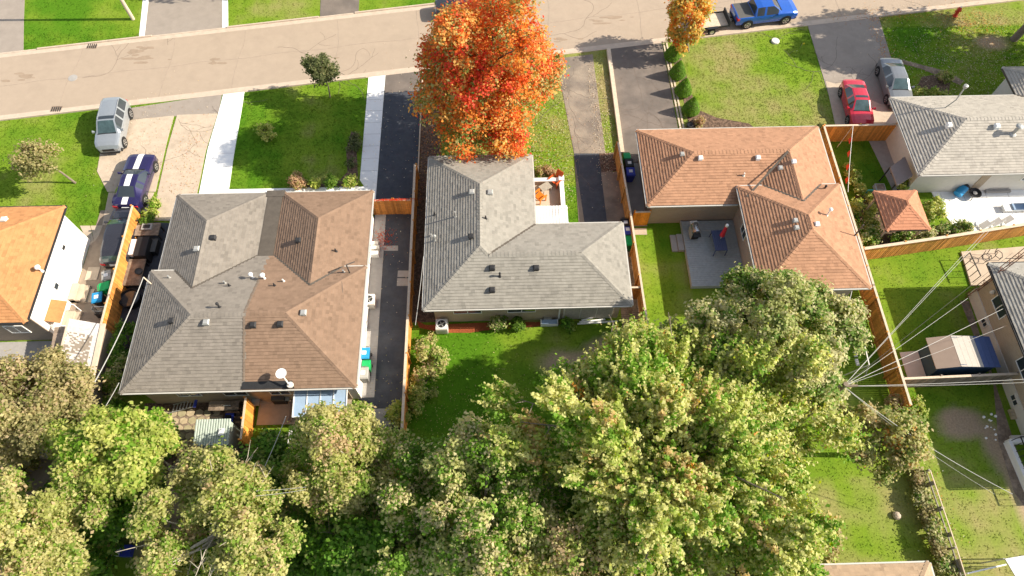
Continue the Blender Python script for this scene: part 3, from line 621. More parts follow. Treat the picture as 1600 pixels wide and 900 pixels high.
for px, py, h, m_, hh, cr in ((1159, 280, 3.2, 'offwhite', .25, 0), (1292, 336, 4.3, 'white', .6, .12), (1288, 295, 3.6, 'dark', .2, .08)):
    x, y = P(px, py, h); pipe_vent(h4, zf4, x, y, m_, h=hh, capr=cr)
MB().bar((22.25, 22.6, 3.2), (22.25, 22.6, 4.7), .07, .07).build('service_mast', 'wire_d', h4)
# --- house at the right edge, top
GR5 = (0.42, 0.385, 0.335)
h5 = thing('pale_roof_house', 'white house with very pale grey shingle roof beside the red car', 'house', (33, 28.3, 0))
b1, b2 = (31.775, 31.175), (40.975, 31.175)
F = [([(28.3, 27.7), b1, (28.3, 34.65)], (1, 0), 28.3, 2.8), ([(28.3, 34.65), b1, b2, (37.5, 34.65)], (0, -1), -34.65, 2.8),
     ([(37.5, 34.65), b2, (41.75, 31.95), (41.75, 33.2), (37.5, 37.45)], (1, 0), 37.5, 2.8), ([(37.5, 37.45), (41.75, 33.2), (46, 37.45)], (0, -1), -37.45, 2.8),
     ([(46, 27.7), (41.75, 31.95), (41.75, 33.2), (46, 37.45)], (-1, 0), -46, 2.8), ([(28.3, 27.7), (46, 27.7), (41.75, 31.95), b2, b1], (0, 1), 27.7, 2.8)]
rf, zf5 = roof(h5, F, [([(28.3, 46, 27.7, 34.65), (37.5, 46, 27.7, 37.45)], 2.8)], tri_tone(GR5), [((28.3, 27.7), b1), ((28.3, 34.65), b1), (b1, b2), ((37.5, 37.45), (41.75, 33.2))], [((37.5, 34.65), b2)], 14)
gutters(h5, [((28.3, 27.7), (46, 27.7)), ((37.5, 34.7), (37.5, 37.45)), ((37.4, 34.65), (28.3, 34.65)), ((28.3, 34.65), (28.3, 27.7))], 2.8)
walls(h5, [(28.85, 45.5, 28.25, 34.15), (38.0, 45.5, 34.15, 36.95)], 2.64, 'offwhite')
window(h5, 'y', 28.25, 36.4, 37.5, 1.2, 2.1, 'white', out=-1); window(h5, 'y', 28.25, 39, 41, 1.2, 2.1, 'white', out=-1)
MB().box(33.4, 34.0, 28.2, 28.25, .2, 2.2).build('door', 'beige_brick', h5)
for px, py, h, m_ in ((1485, 193, 4.2, 'white'), (1557, 198, 4.2, 'white')): x, y = P(px, py, h); box_vent(h5, zf5, x, y, m_, .3, .3)
x, y = P(1476, 169, 3.6); z5 = zf5(x, y)
MB().tube([(x, y, z5), (x + .25, y - .1, z5 + .9), (x + .45, y + .2, z5 + 1.8)], .045, 6).lathe(x + .45, y + .2, [(.14, z5 + 1.75), (.16, z5 + 1.95), (.03, z5 + 2.0)], 10).build('chimney_pipe', 'metal_g', h5)
x, y = P(1588, 203, 4.3); pipe_vent(h5, zf5, x, y, 'metal_g', h=.7, r=.12, capr=.24)
# --- left-edge house
OR1 = (0.50, 0.245, 0.105)
h1 = thing('orange_roof_house', 'tall white-walled house with orange brown shingle roof at the left edge', 'house', (-31.5, 18.2, 0))
rr = (-36.2, -28.2, 17.85, 26.15); F, hp = hip_faces(rr, 3.5); rf, zf1 = roof(h1, F, [([rr], 3.5)], tri_tone(OR1), hp, (), 15)
gutters(h1, [((rr[0], rr[2]), (rr[1], rr[2])), ((rr[1], rr[2]), (rr[1], rr[3])), ((rr[1], rr[3]), (rr[0], rr[3]))], 3.5, 'dark')
walls(h1, [(-35.9, -28.35, 18.35, 25.7)], 3.34, 'siding')
MB().box(-35.88, -28.37, 18.3, 18.35, 0, 3.3).build('south_wall', 'brown_brick', h1)
window(h1, 'y', 18.3, -30.6, -29.4, 1.2, 2.2, 'white', out=-1); window(h1, 'y', 18.3, -33.4, -32.0, 1.9, 2.8, 'white', out=-1)
window(h1, 'x', -28.35, 20.9, 21.4, 1.6, 2.1, 'white', 0, out=1)
MB().box(-28.36, -28.3, 23.6, 23.9, 2.2, 2.4).build('wall_light', 'dark', h1)
x, y = P(49, 410, 4.6); pipe_vent(h1, zf1, x, y, 'white', h=.45, capr=.16)
x, y = P(4, 341, 4.4); box_vent(h1, zf1, x, y, 'offwhite')
# side entrance canopy and steps
MB().hexa([(-28.33, 18.7, 1.85), (-27.55, 18.7, 1.55), (-27.55, 20.2, 1.55), (-28.33, 20.2, 1.85), (-28.33, 18.7, 1.93), (-27.55, 18.7, 1.63), (-27.55, 20.2, 1.63), (-28.33, 20.2, 1.93)]).build('side_canopy', mat('canopy_brown', (.40, .19, .07), .8, .15, 4), h1)
for k in range(3): MB().box(-28.3, -27.95 + .3 * k, 20.9, 22.1, 0, .54 - .18 * k).build('step', 'concrete', h1)
for k in range(2): MB().box(-28.3, -27.7 + .3 * k, 18.6, 20.2, 0, .36 - .16 * k).build('step', 'concrete', h1)
for yy in (20.15, 18.65): MB().bar((-27.35, yy, .3), (-27.35, yy, 1.25), .05, .05).bar((-28.2, yy, 1.4), (-27.35, yy, 1.2), .05, .05).build('hand_rail', 'white', h1)
# --- right-edge house with beige brick, seen from its west side
GR6 = (0.37, 0.35, 0.31)
h6 = thing('beige_brick_house', 'tall beige brick house with light grey roof and white windows at the right edge', 'house', (34, 8, 0))
rr = (30.1, 39.3, 7.5, 20.45); F, hp = hip_faces(rr, 3.3); rf, zf6 = roof(h6, F, [([rr], 3.3)], tri_tone(GR6), hp, (), 16)
gutters(h6, [((rr[0], rr[2]), (rr[1], rr[2])), ((rr[1], rr[3]), (rr[0], rr[3])), ((rr[0], rr[3]), (rr[0], rr[2]))], 3.3, 'dark')
walls(h6, [(30.65, 38.8, 8.0, 19.95)], 3.14, 'beige_brick', .9); walls(h6, [(30.6, 38.85, 7.95, 20.0)], .9, 'offwhite')
for y in (18.0, 13.9, 10.4): window(h6, 'x', 30.65, y - .7, y + .7, 1.75, 2.75, 'white', out=-1)
window(h6, 'x', 30.6, 17.4, 18.0, .3, .75, 'offwhite', out=-1); window(h6, 'x', 30.6, 12.2, 12.9, .3, .75, 'offwhite', out=-1)
MB().lathe(30.5, 19.0, [(.1, 2.1), (.14, 2.2), (.05, 2.4)], 8).build('wall_light', 'offwhite', h6)
# --- house at the bottom edge
h7 = thing('tan_roof_house', 'tan shingle roof of the house cut off at the bottom edge', 'house', (19, -3, 0))
x, y = P(1452, 879, 2.8); x0, _y = P(1250, 883, 2.8)
rr = (x0 - 2.5, x, y - 8.6, y); F, hp = hip_faces(rr, 2.8); roof(h7, F, [([rr], 2.8)], tri_tone((0.42, 0.30, 0.20)), hp, (), 17)
gutters(h7, [((rr[1], rr[2]), (rr[1], rr[3])), ((rr[1], rr[3]), (rr[0], rr[3])), ((rr[0], rr[3]), (rr[0], rr[2]))], 2.8)
walls(h7, [(rr[0] + .5, rr[1] - .5, rr[2] + .5, rr[3] - .5)], 2.64, 'beige_brick')
# ================================================================== FENCES
CED = (0.60, 0.26, 0.06)
def fence(label, pts, h=1.8, col=CED, bm='wood_o', capm='woodcap', bw=0.14, post=2.4, seed=0, capw=0.12, z0=0.03, side=1, cat='fence', name='wood_fence', gap=0.012, posts=True):
    rng = random.Random(seed); p0 = pts[0]; o = thing(name, label, cat, ((pts[0][0] + pts[-1][0]) / 2, (pts[0][1] + pts[-1][1]) / 2, 0))
    bd = MB()
    for (ax, ay), (bx_, by) in zip(pts[:-1], pts[1:]):
        L = math.hypot(bx_ - ax, by - ay); dx, dy = (bx_ - ax) / L, (by - ay) / L; nx, ny = -dy * side, dx * side
        n = max(1, int(L / bw)); w_ = L / n
        for k in range(n):
            a = k * w_ + gap / 2; b = (k + 1) * w_ - gap / 2; t = 0.012 + rng.uniform(-.006, .008); hh = h - .03 + rng.uniform(-.012, .012)
            q = [(ax + dx * a - nx * .012, ay + dy * a - ny * .012), (ax + dx * b - nx * .012, ay + dy * b - ny * .012), (ax + dx * b + nx * t, ay + dy * b + ny * t), (ax + dx * a + nx * t, ay + dy * a + ny * t)]
            bd.prism(q, z0, hh, jit(col, rng, .28))
        for z in (0.35, h - .35):
            r_ = MB(); r_.bar((ax - nx * .04, ay - ny * .04, z), (bx_ - nx * .04, by - ny * .04, z), .05, .09, jit(col, rng, .1)); r_.build('rail', bm, o)
        if capw:
            c = MB(); c.bar((ax, ay, h - .005), (bx_, by, h - .005), capw, .04); c.build('cap_rail', capm, o)
        if posts:
            m_ = max(1, round(L / post))
            for k in range(m_ + (1 if (bx_, by) == pts[-1] else 0)):
                t = L * k / m_; px, py = ax + dx * t - nx * .08, ay + dy * t - ny * .08
                c = MB(); c.bar((px, py, 0), (px, py, h + .06), .10, .10, jit(col, rng, .1))
                c.build('post', bm, o)
    bd.build('boards', bm, o, kind='stuff')
    return o
fence('orange cedar fence casting shade beside the dark wagon, left of the duplex', [(-25.0, 27.3), (-24.85, 17.4)], 1.8, CED, seed=1, side=1)
fence('old brown fence continuing toward the trees behind the left shed', [(-24.9, 17.3), (-24.6, 9.5)], 1.5, (.22, .14, .09), 'wood_g', seed=2)
fence('long thin fence between the duplex driveway and the grey bungalow', [(-6.03, 30.4), (-6.0, 18.6), (-6.0, 8.5)], 1.7, CED, seed=3, side=-1, capw=.16)
fence('long orange fence along the east side of the grey bungalow', [(8.42, 31.9), (8.66, 25.9), (8.84, 16.2)], 1.8, (.55, .27, .08), seed=4, side=1, capw=.13)
fence('short orange fence stub from bungalow wall to its side fence', [(7.35, 20.2), (8.75, 20.2)], 1.7, CED, seed=5, side=-1)
fence('orange fence along the east side of the terracotta roof house', [(23.5, 33.0), (23.5, 12.0)], 1.8, CED, seed=6, side=1, capw=.14)
fence('orange fence facing the camera in front of the red car', [(23.55, 33.03), (28.85, 33.03)], 1.8, CED, seed=7, side=-1, capw=.14)
fence('slanted orange fence behind the gazebo with shadow stripes', [(23.65, 22.65), (29.4, 23.42), (36.5, 24.5)], 1.75, (.62, .30, .09), seed=8, side=-1, capw=.2, bw=.17, gap=.05)
fence('grey weathered fence between the shed yard and the lawn with the dirt patch', [(23.6, 13.66), (30.5, 13.8)], 1.7, (.24, .20, .165), 'wood_g', seed=9, side=-1, capw=.14)
for pts, lb in (([(-8.95, 27.32), (-7.45, 27.36)], 'left leaf of the orange driveway gate beside the duplex'), ([(-7.42, 27.36), (-6.2, 27.32)], 'right leaf of the orange driveway gate with red leaves on its top')):
    fence(lb, pts, 1.75, (.50, .20, .045), seed=10 + int(pts[0][0]), side=-1, post=3, cat='gate', name='wood_gate')
fence('small orange gate between bungalow fence and terracotta roof house', [(9.0, 25.95), (10.05, 25.95)], 1.7, (.66, .25, .03), seed=14, side=-1, post=2, cat='gate', name='wood_gate')
fence('freestanding bright orange privacy fence behind the duplex near the small shed', [(-15.2, 13.5), (-15.1, 11.0)], 1.8, (.66, .27, .05), seed=15, side=1, post=1.2, bw=.28)

# ================================================================== VEHICLES
def interp(st, y):
    for a, b in zip(st[:-1], st[1:]):
        if a[0] <= y <= b[0]:
            t = (y - a[0]) / (b[0] - a[0]); return [a[i] + (b[i] - a[i]) * t for i in range(1, 6)]
    return st[0][1:6] if y < st[0][0] else st[-1][1:6]
SED = [(-.5, .72, .60, .68, .64, .36), (-.485, .92, .72, .86, .78, .28), (-.44, 1.0, .76, .93, .86, .24), (-.34, 1.05, .74, .95, .90, .2), (-.19, 1.40, .56, .96, .91, .2), (0, 1.45, .58, .95, .91, .2),
       (.08, 1.43, .58, .94, .91, .2), (.23, 1.0, .74, .92, .90, .2), (.40, .90, .74, .83, .88, .2), (.46, .80, .68, .74, .80, .24), (.49, .66, .56, .62, .68, .28), (.5, .55, .48, .5, .56, .32)]
SUVP = [(-.5, .95, .66, .9, .74, .4), (-.485, 1.15, .70, 1.0, .84, .32), (-.44, 1.56, .62, 1.08, .90, .28), (-.36, 1.66, .64, 1.08, .92, .26), (-.1, 1.70, .66, 1.06, .93, .26), (.08, 1.66, .66, 1.05, .93, .26),
        (.25, 1.14, .78, 1.04, .92, .26), (.40, 1.04, .78, .95, .90, .26), (.465, .92, .70, .85, .82, .3), (.5, .66, .56, .6, .64, .36)]
MUS = [(-.5, .78, .68, .72, .74, .36), (-.485, .96, .78, .88, .86, .28), (-.42, 1.0, .80, .92, .93, .24), (-.36, 1.0, .72, .92, .95, .2), (-.21, 1.33, .56, .92, .95, .2), (-.06, 1.37, .58, .90, .93, .2), (.0, 1.35, .58, .90, .93, .2),
       (.14, 1.0, .76, .90, .93, .2), (.40, .92, .78, .84, .94, .2), (.46, .84, .74, .76, .88, .24), (.49, .7, .62, .64, .76, .3), (.5, .6, .56, .55, .66, .34)]
PICK = [(-.5, 1.12, .80, 1.06, .84, .5), (-.49, 1.18, .86, 1.1, .90, .46), (-.24, 1.18, .86, 1.1, .93, .42), (-.235, 1.2, .84, 1.12, .93, .42), (-.21, 1.78, .64, 1.14, .93, .42), (-.12, 1.83, .66, 1.14, .93, .42), (.06, 1.82, .66, 1.14, .93, .42),
        (.20, 1.28, .80, 1.12, .93, .42), (.40, 1.18, .80, 1.06, .92, .42), (.475, 1.08, .74, .98, .86, .46), (.5, .82, .66, .76, .76, .5)]
def car(name, label, cat, rear, front, L, W, prof, paint, ws, rw, side, pill=(), stripe=None, bed=None, sunroof=None, tint='carglass', hoodcol=None, wheel=.33, rails=False, group=None, plate=True):
    (rx, ry), (fx, fy) = rear, front; d = math.hypot(fx - rx, fy - ry); ang = math.atan2(fy - ry, fx - rx) - math.pi / 2
    o = thing(name, label, cat, ((rx + fx) / 2, (ry + fy) / 2, 0.035), ang, group)
    ks = W / 1.86
    ys = sorted(set([round(-.5 + k / 60, 4) for k in range(61)] + [s_[0] for s_ in prof]))
    cols = []
    for y in ys:
        zt, wt, zb, wb, z0 = interp(prof, y); wt *= ks; wb *= ks; cr = .035
        sw = min(.2, wt * .4)
        zm = (zb + z0) / 2
        arch = min(abs(y - .31), abs(y + .31)) * L < wheel + .05
        zl = z0
        cols.append([(0, zt + cr), (sw, zt + cr * .93), (wt * .84, zt + cr * .35), (wt, zt - .015), (wb * .975, zb + .03), (wb, zb - .06), (wb * 1.005, zm + .1), (wb * .985, zm - .1), (wb * .95, zl)])
    G = {}
    def add(g, pts): G.setdefault(g, MB()).poly([(p[0], p[1], p[2]) for p in pts])
    for i in range(len(ys) - 1):
        ym = (ys[i] + ys[i + 1]) / 2
        for j in range(8):
            g = 'body'
            if j <= 1 and ws[0] < ym < ws[1]: g = 'windshield'
            elif j <= 1 and rw[0] < ym < rw[1]: g = 'rear_window'
            elif j == 3 and side[0] < ym < side[1] and not any(abs(ym - q) < .012 for q in pill): g = 'side_window'
            elif j == 0 and stripe and any(a < ym < b for a, b in stripe): g = ('racing_stripe', [a < ym < b for a, b in stripe].index(True))
            elif j <= 2 and bed and bed[0] < ym < bed[1]: g = 'bed_cover'
            elif j <= 1 and sunroof and sunroof[0] < ym < sunroof[1]: g = 'sunroof'
            for sg in (1, -1):
                a, b, c, e = cols[i][j], cols[i][j + 1], cols[i + 1][j + 1], cols[i + 1][j]
                q = [(sg * a[0], ys[i] * L, a[1]), (sg * b[0], ys[i] * L, b[1]), (sg * c[0], ys[i + 1] * L, c[1]), (sg * e[0], ys[i + 1] * L, e[1])]
                if sg < 0: q = q[::-1]
                gg = g if g != 'side_window' else ('side_window', sg)
                add(gg, q)
    for e, k in ((-1, 0), (1, -1)):
        cs = cols[k]; pts = [(p[0], ys[k] * L, p[1]) for p in cs] + [(-p[0], ys[k] * L, p[1]) for p in cs[::-1][:-1]]
        add('body', pts if e > 0 else pts[::-1])
    mm = {'windshield': tint, 'rear_window': tint, 'racing_stripe': 'white', 'bed_cover': 'cover_dark', 'sunroof': 'glass'}
    body = None
    for g, mb in G.items():
        nm = g if isinstance(g, str) else g[0]
        mt = paint if nm == 'body' else mm.get(nm, 'glass')
        ob = mb.build(nm, mt, o, world=False, smooth=True)
        if nm in ('body',): body = ob
        if nm != 'racing_stripe':
            md = ob.modifiers.new('edge', 'EDGE_SPLIT'); md.split_angle = R(38)
    zt, wt, zb, wb, z0 = interp(prof, 0); wb *= ks
    MB().box(-wb * .9, wb * .9, -L * .47, L * .47, z0 - .04, z0 + .25).build('underbody', 'black', o, world=False)
    for yy in (-.31, .31):
        _, _, zb2, wb2, _ = interp(prof, yy); wb2 *= ks
        for sg in (-1, 1):
            x1 = sg * (wb2 + .012)
            a = MB(); a.tube([(sg * (wb2 - .2), yy * L, wheel + .02), (x1, yy * L, wheel + .02)], wheel + .07, 18); a.build('wheel_arch', 'black', o, world=False)
            t = MB(); t.tube([(sg * (wb2 - .2), yy * L, wheel), (sg * (wb2 + .03), yy * L, wheel)], wheel, 18); wo = t.build('wheel', 'tyre', o, world=False)
            r_ = MB(); r_.tube([(sg * (wb2 - .1), yy * L, wheel), (sg * (wb2 + .038), yy * L, wheel)], wheel * .66, 16)
            ro = r_.build('rim', 'rim', wo, world=False)
            for k in range(5):
                an = k * 2 * math.pi / 5 + .3; h_ = MB()
                h_.bar((sg * (wb2 + .04), yy * L + math.cos(an + .6) * wheel * .2, wheel + math.sin(an + .6) * wheel * .2), (sg * (wb2 + .04), yy * L + math.cos(an + .6) * wheel * .58, wheel + math.sin(an + .6) * wheel * .58), .02, .09)
                h_.build('rim_gap', 'black', wo, world=False)
    zf_, wf = interp(prof, .47)[0], interp(prof, .47)[3] * ks; zr, wr = interp(prof, -.49)[0], interp(prof, -.49)[3] * ks
    for sg in (-1, 1):
        h_ = MB(); h_.hexa([(sg * wf * .55, L * .475, zf_ - .18), (sg * wf * .99, L * .445, zf_ - .16), (sg * wf * 1.03, L * .40, zf_ - .06), (sg * wf * .6, L * .45, zf_ - .04),
                            (sg * wf * .55, L * .482, zf_ - .06), (sg * wf * .97, L * .455, zf_ - .05), (sg * wf * 1.0, L * .40, zf_ + .03), (sg * wf * .6, L * .45, zf_ + .035)][::1]); h_.build('headlight', 'lamp', o, world=False)
        t = MB(); t.box(min(sg * wr * .62, sg * wr * 1.02), max(sg * wr * .62, sg * wr * 1.02), -L * .502, -L * .465, zr - .28, zr - .06); t.build('taillight', 'red_lamp', o, world=False, bevel=.02)
        _, _, zbm, wbm, _ = interp(prof, ws[1] - .06); wbm *= ks
        m_ = MB(); m_.hexa([(sg * (wbm - .02), (ws[1] - .07) * L, zbm + .02), (sg * (wbm + .2), (ws[1] - .075) * L, zbm + .04), (sg * (wbm + .2), (ws[1] - .04) * L, zbm + .04), (sg * (wbm - .02), (ws[1] - .045) * L, zbm + .02),
                           (sg * (wbm - .02), (ws[1] - .07) * L, zbm + .1), (sg * (wbm + .19), (ws[1] - .075) * L, zbm + .17), (sg * (wbm + .19), (ws[1] - .05) * L, zbm + .17), (sg * (wbm - .02), (ws[1] - .05) * L, zbm + .1)])
        m_.build('side_mirror', paint, o, world=False)
        for yy in (-.12, .05):
            hb = MB(); hb.box(min(sg * wbm * .99, sg * (wbm + .02)), max(sg * wbm * .99, sg * (wbm + .02)), yy * L - .09, yy * L + .09, zb - .14, zb - .11); hb.build('door_handle', 'chrome' if rails else paint, o, world=False)
        if rails:
            zr2 = interp(prof, -.1)[0]; rr_ = MB(); rr_.bar((sg * .6, -.36 * L, zr2 - .02), (sg * .62, .04 * L, zr2 + .01), .04, .05); rr_.build('roof_rail', 'chrome', o, world=False)
    gr = MB(); gr.box(-.42, .42, L * .468, L * .503, zf_ - .38, zf_ - .17); gr.build('grille', 'black', o, world=False)
    lb = MB(); lb.box(-.7 * ks, .7 * ks, L * .46, L * .505, .3, .42); lb.build('lower_bumper', 'black', o, world=False)
    rb = MB(); rb.box(-.7 * ks, .7 * ks, -L * .506, -L * .46, z0 + .05, z0 + .2); rb.build('rear_bumper', 'black', o, world=False)
    if plate: pl = MB(); pl.box(-.26, .26, -L * .509, -L * .5, zr - .32, zr - .16); pl.build('licence_plate', 'plate', o, world=False)
    # cowl line
    cz = interp(prof, ws[1])[0]; cw = interp(prof, ws[1])[1] * ks
    cl = MB(); cl.box(-cw * .85, cw * .85, ws[1] * L - .02, ws[1] * L + .05, cz - .05, cz + .042); cl.build('wiper_cowl', 'black', o, world=False)
    return o
def paint(n, c, rough=.25, metal=.3): return mat(n, c, rough, .05, 6, coord='obj', metal=metal, spec=.6, coat=.8)
paint('silver_paint', (.34, .37, .40), .35, .4); paint('purple_paint', (.022, .016, .085)); paint('black_paint', (.035, .035, .045)); paint('red_car_paint', (.55, .02, .045), .25, .2)
paint('grey_paint', (.24, .25, .26), .3, .5); paint('blue_paint', (.01, .10, .48), .25, .2); mat('cover_dark', (.10, .095, .09), .8, .1, 4)
MUSD = [(-.5, .78, .68, .72, .74, .36)]
def fit(a, b, L):
    cx, cy = (a[0] + b[0]) / 2, (a[1] + b[1]) / 2; d = math.hypot(b[0] - a[0], b[1] - a[1]); ux, uy = (b[0] - a[0]) / d, (b[1] - a[1]) / d
    return (cx - ux * L / 2, cy - uy * L / 2), (cx + ux * L / 2, cy + uy * L / 2)
car('silver_suv', 'silver suv with roof rails parked at the lawn edge of the left driveway', 'suv', *fit(P(185.5, 169, .5), P(172, 232, .5), 4.5), 4.5, 1.86, SUVP, 'silver_paint', (.08, .25), (-.485, -.44), (-.42, .19), (-.2, -.03), rails=True, sunroof=(-.02, .05), wheel=.36)
car('striped_coupe', 'purple blue coupe with white racing stripe beside the silver suv', 'sports car', *fit(P(202, 318, .5), P(224, 252, .5), 4.75), 4.75, 1.92, MUS, 'purple_paint', (.0, .14), (-.36, -.21), (-.22, .12), (-.12,), stripe=[(-.48, -.36), (-.21, .0), (.14, .48)], tint='glass', wheel=.35)
car('dark_wagon', 'dark wagon squeezed between the white wall and orange fence', 'car', *fit(P(184, 405, .5), P(200, 337, .5), 4.7), 4.7, 1.84, SUVP[:1] + [(a, b - .16, c, d - .08, e, f) for a, b, c, d, e, f in SUVP[1:]], 'black_paint', (.08, .25), (-.485, -.44), (-.42, .19), (-.2, -.03), tint='carglass')
car('red_sedan', 'red sedan with sunroof parked behind the orange fence', 'car', *fit(P(1331, 140, .5), P(1344, 190, .5), 4.55), 4.55, 1.8, SED, 'red_car_paint', (.08, .23), (-.34, -.19), (-.25, .18), (-.03,), sunroof=(-.02, .04), plate=False)
car('grey_sedan', 'grey sedan parked beside the lawn above the pale roof house', 'car', *fit(P(1388, 103, .5), P(1406, 161, .5), 4.75), 4.75, 1.84, SED, 'grey_paint', (.08, .23), (-.34, -.19), (-.25, .18), (-.03,), plate=False)
car('blue_pickup', 'bright blue pickup truck with black bed cover parked on the road', 'pickup truck', *fit(P(1151, 26, .6), P(1234, 16, .6), 5.3), 5.3, 1.9, PICK, 'blue_paint', (.06, .20), (-.235, -.21), (-.2, .15), (-.07,), bed=(-.48, -.24), wheel=.4, tint='glass')
xa, ya = P(703, 10, .5)
car('black_car', 'black car mostly hidden behind the orange maple on the road', 'car', (xa + 1.1 - 2.3, ya - .5), (xa + 1.1 + 2.3, ya + .14), 4.6, 1.82, SED, 'black_paint', (.08, .23), (-.34, -.19), (-.25, .18), (-.03,), tint='glass')
# utility trailer
tx, ty = P(1109, 34, .5); o = thing('utility_trailer', 'flat wooden utility trailer hitched behind the blue pickup', 'trailer', (tx, ty, .02), math.atan(.137))
for k in range(8): MB().box(-1.5, 1.35, -.8 + .2 * k, -.8 + .2 * k + .19, .55, .585 + .004 * (k % 2)).build('deck_plank', 'woodcap', o, world=False)
for s_ in (-1, 1):
    MB().bar((-1.5, s_ * .84, .6), (1.4, s_ * .84, .6), .06, .12).build('side_rail', 'black', o, world=False)
    w_ = MB().tube([(-.1, s_ * .87, .32), (-.1, s_ * 1.08, .32)], .32, 16).build('wheel', 'tyre', o, world=False); MB().tube([(-.1, s_ * .9, .32), (-.1, s_ * 1.09, .32)], .18, 12).build('rim', 'rim', w_, world=False)
    MB().box(-.55, .35, s_ * .98 - .13, s_ * .98 + .13, .68, .72).build('mudguard', 'black', o, world=False)
    MB().bar((1.4, s_ * .4, .5), (2.5, 0, .45), .07, .09).build('drawbar', 'black', o, world=False)
MB().box(1.36, 1.44, -.85, .85, .5, 1.05).build('front_board', 'dark', o, world=False); MB().tube([(2.2, .12, .1), (2.2, .12, .9)], .05, 8).build('jack', 'metal_g', o, world=False)

# ================================================================== SMALL THINGS
def bin_(label, x, y, lid, body='black', rz=0, group=None, s=1.0, lab=True, cat='wheelie bin'):
    o = thing('wheelie_bin', label, cat, (x, y, .04), rz, group)
    b = MB(); b.hexa([(-.23, -.26, .08), (.23, -.26, .08), (.23, .24, .08), (-.23, .24, .08), (-.3, -.36, .98), (.3, -.36, .98), (.3, .34, .98), (-.3, .34, .98)])
    b.v = [(a * s, c * s, d * s) for a, c, d in b.v]; b.build('bin_body', body, o, world=False, bevel=.02)
    l = MB(); l.hexa([(-.33, -.40, .98), (.33, -.40, .98), (.33, .38, .98), (-.33, .38, .98), (-.29, -.32, 1.08), (.29, -.32, 1.08), (.29, .34, 1.05), (-.29, .34, 1.05)])
    l.v = [(a * s, c * s, d * s) for a, c, d in l.v]; lo = l.build('lid', lid, o, world=False, bevel=.02)
    if lab:
        q = MB(); q.box(-.13 * s, .13 * s, -.12 * s, .12 * s, 1.07 * s, 1.09 * s); q.build('lid_sticker', 'plate', lo, world=False)
    h = MB(); h.tube([(-.24 * s, .42 * s, 1.0 * s), (.24 * s, .42 * s, 1.0 * s)], .02, 6); h.build('handle', body, o, world=False)
    for sg in (-1, 1):
        wv = MB(); wv.tube([(sg * .2 * s, .25 * s, .12 * s), (sg * .29 * s, .25 * s, .12 * s)], .12 * s, 10); wv.build('wheel', 'tyre', o, world=False)
mat('green_lid', (.01, .36, .10), .4, .05, 5, coord='obj'); mat('blue_lid', (.02, .25, .52), .4, .05, 5, coord='obj'); mat('navy_lid', (.04, .06, .38), .4, .05, 5, coord='obj'); mat('grey_lid', (.33, .32, .30), .5, .05, 5, coord='obj'); mat('grey_body', (.20, .20, .19), .6, .05, 5); mat('green_body', (.02, .17, .05), .6, .05, 5)
def binp(label, px, py, *a, **k): x, y = P(px, py, .9); bin_(label, x, y, *a, **k)
binp('blue lidded bin, top of the three by the duplex wall', 570, 553, 'blue_lid', 'black')
binp('small green lidded bin between blue and grey bins at the duplex wall', 572, 570, 'green_lid', 'green_body', s=.85, lab=False)
binp('grey bin below the green one at the duplex wall', 568, 584, 'grey_lid', 'grey_body')
binp('grey lidded bin beside the white wall of the orange roof house', 168, 432, 'grey_lid', 'grey_body', rz=.3)
binp('bright green bin between grey and blue bins at the left house', 165, 449, 'green_lid', 'green_lid', rz=1.9, lab=False)
binp('light blue lidded bin near the side steps of the left house', 153, 466, 'blue_lid', 'black', rz=.2)
binp('dark bin topmost of the three east of the grey bungalow', 977, 350, 'black', 'black')
binp('navy bin in the middle of the three east of the grey bungalow', 980, 361, 'navy_lid', 'black')
binp('green bin lowest of the three east of the grey bungalow', 983, 378, 'green_lid', 'green_body', lab=False)
binp('green bin at the top of the passage beside the double driveway', 980, 243, 'green_lid', 'green_body', s=.8, lab=False)
binp('dark bin with pale sticker in the passage of the terracotta roof house', 983, 257, 'black', 'black')
binp('bright navy bin lowest in the passage of the terracotta roof house', 985, 270, 'navy_lid', 'navy_lid')
def ac(label, x, y, z=.05):
    o = thing('air_conditioner', label, 'air conditioner', (x, y, z))
    MB().box(-.38, .38, -.38, .38, 0, .72).build('casing', 'offwhite', o, world=False, bevel=.03)
    MB().lathe(0, 0, [(.33, .70), (.33, .75), (.27, .75), (.27, .70)], 18).build('fan_ring', 'white', o, world=False)
    f = MB(); f.lathe(0, 0, [(.28, .715), (.28, .73)], 18); fo = f.build('fan_grille', 'dark', o, world=False)
    for k in range(4): MB().bar((0, 0, .742), (math.cos(k * 1.57 + .5) * .26, math.sin(k * 1.57 + .5) * .26, .742), .05, .008).build('fan_blade', 'metal_g', fo, world=False)
    for k in range(4): MB().box(-.39, .39, -.392, -.375, .12 + .13 * k, .17 + .13 * k).build('louvre', 'metal_g', o, world=False)
x, y = P(576, 468, .7); ac('white air conditioner against the white wall of the duplex', x, y)
x, y = P(690, 507, .7); ac('air conditioner on the back wall corner of the grey bungalow', x, y)
x, y = P(556, 350 + 46, .4)
for k, (px, py) in enumerate(((585, 397), (586, 387), (584, 379))):
    x, y = P(px, py, .3); b = MB(); b.box(x - .3, x + .3, y - .14, y + .14, 0, .5 - .12 * k); b.build('side_step', 'white' if k == 0 else 'offwhite', label=['white box shaped step at the duplex side door', 'second pale step above the white box on the duplex side', 'lowest thin step on the duplex side walk'][k], category='step')
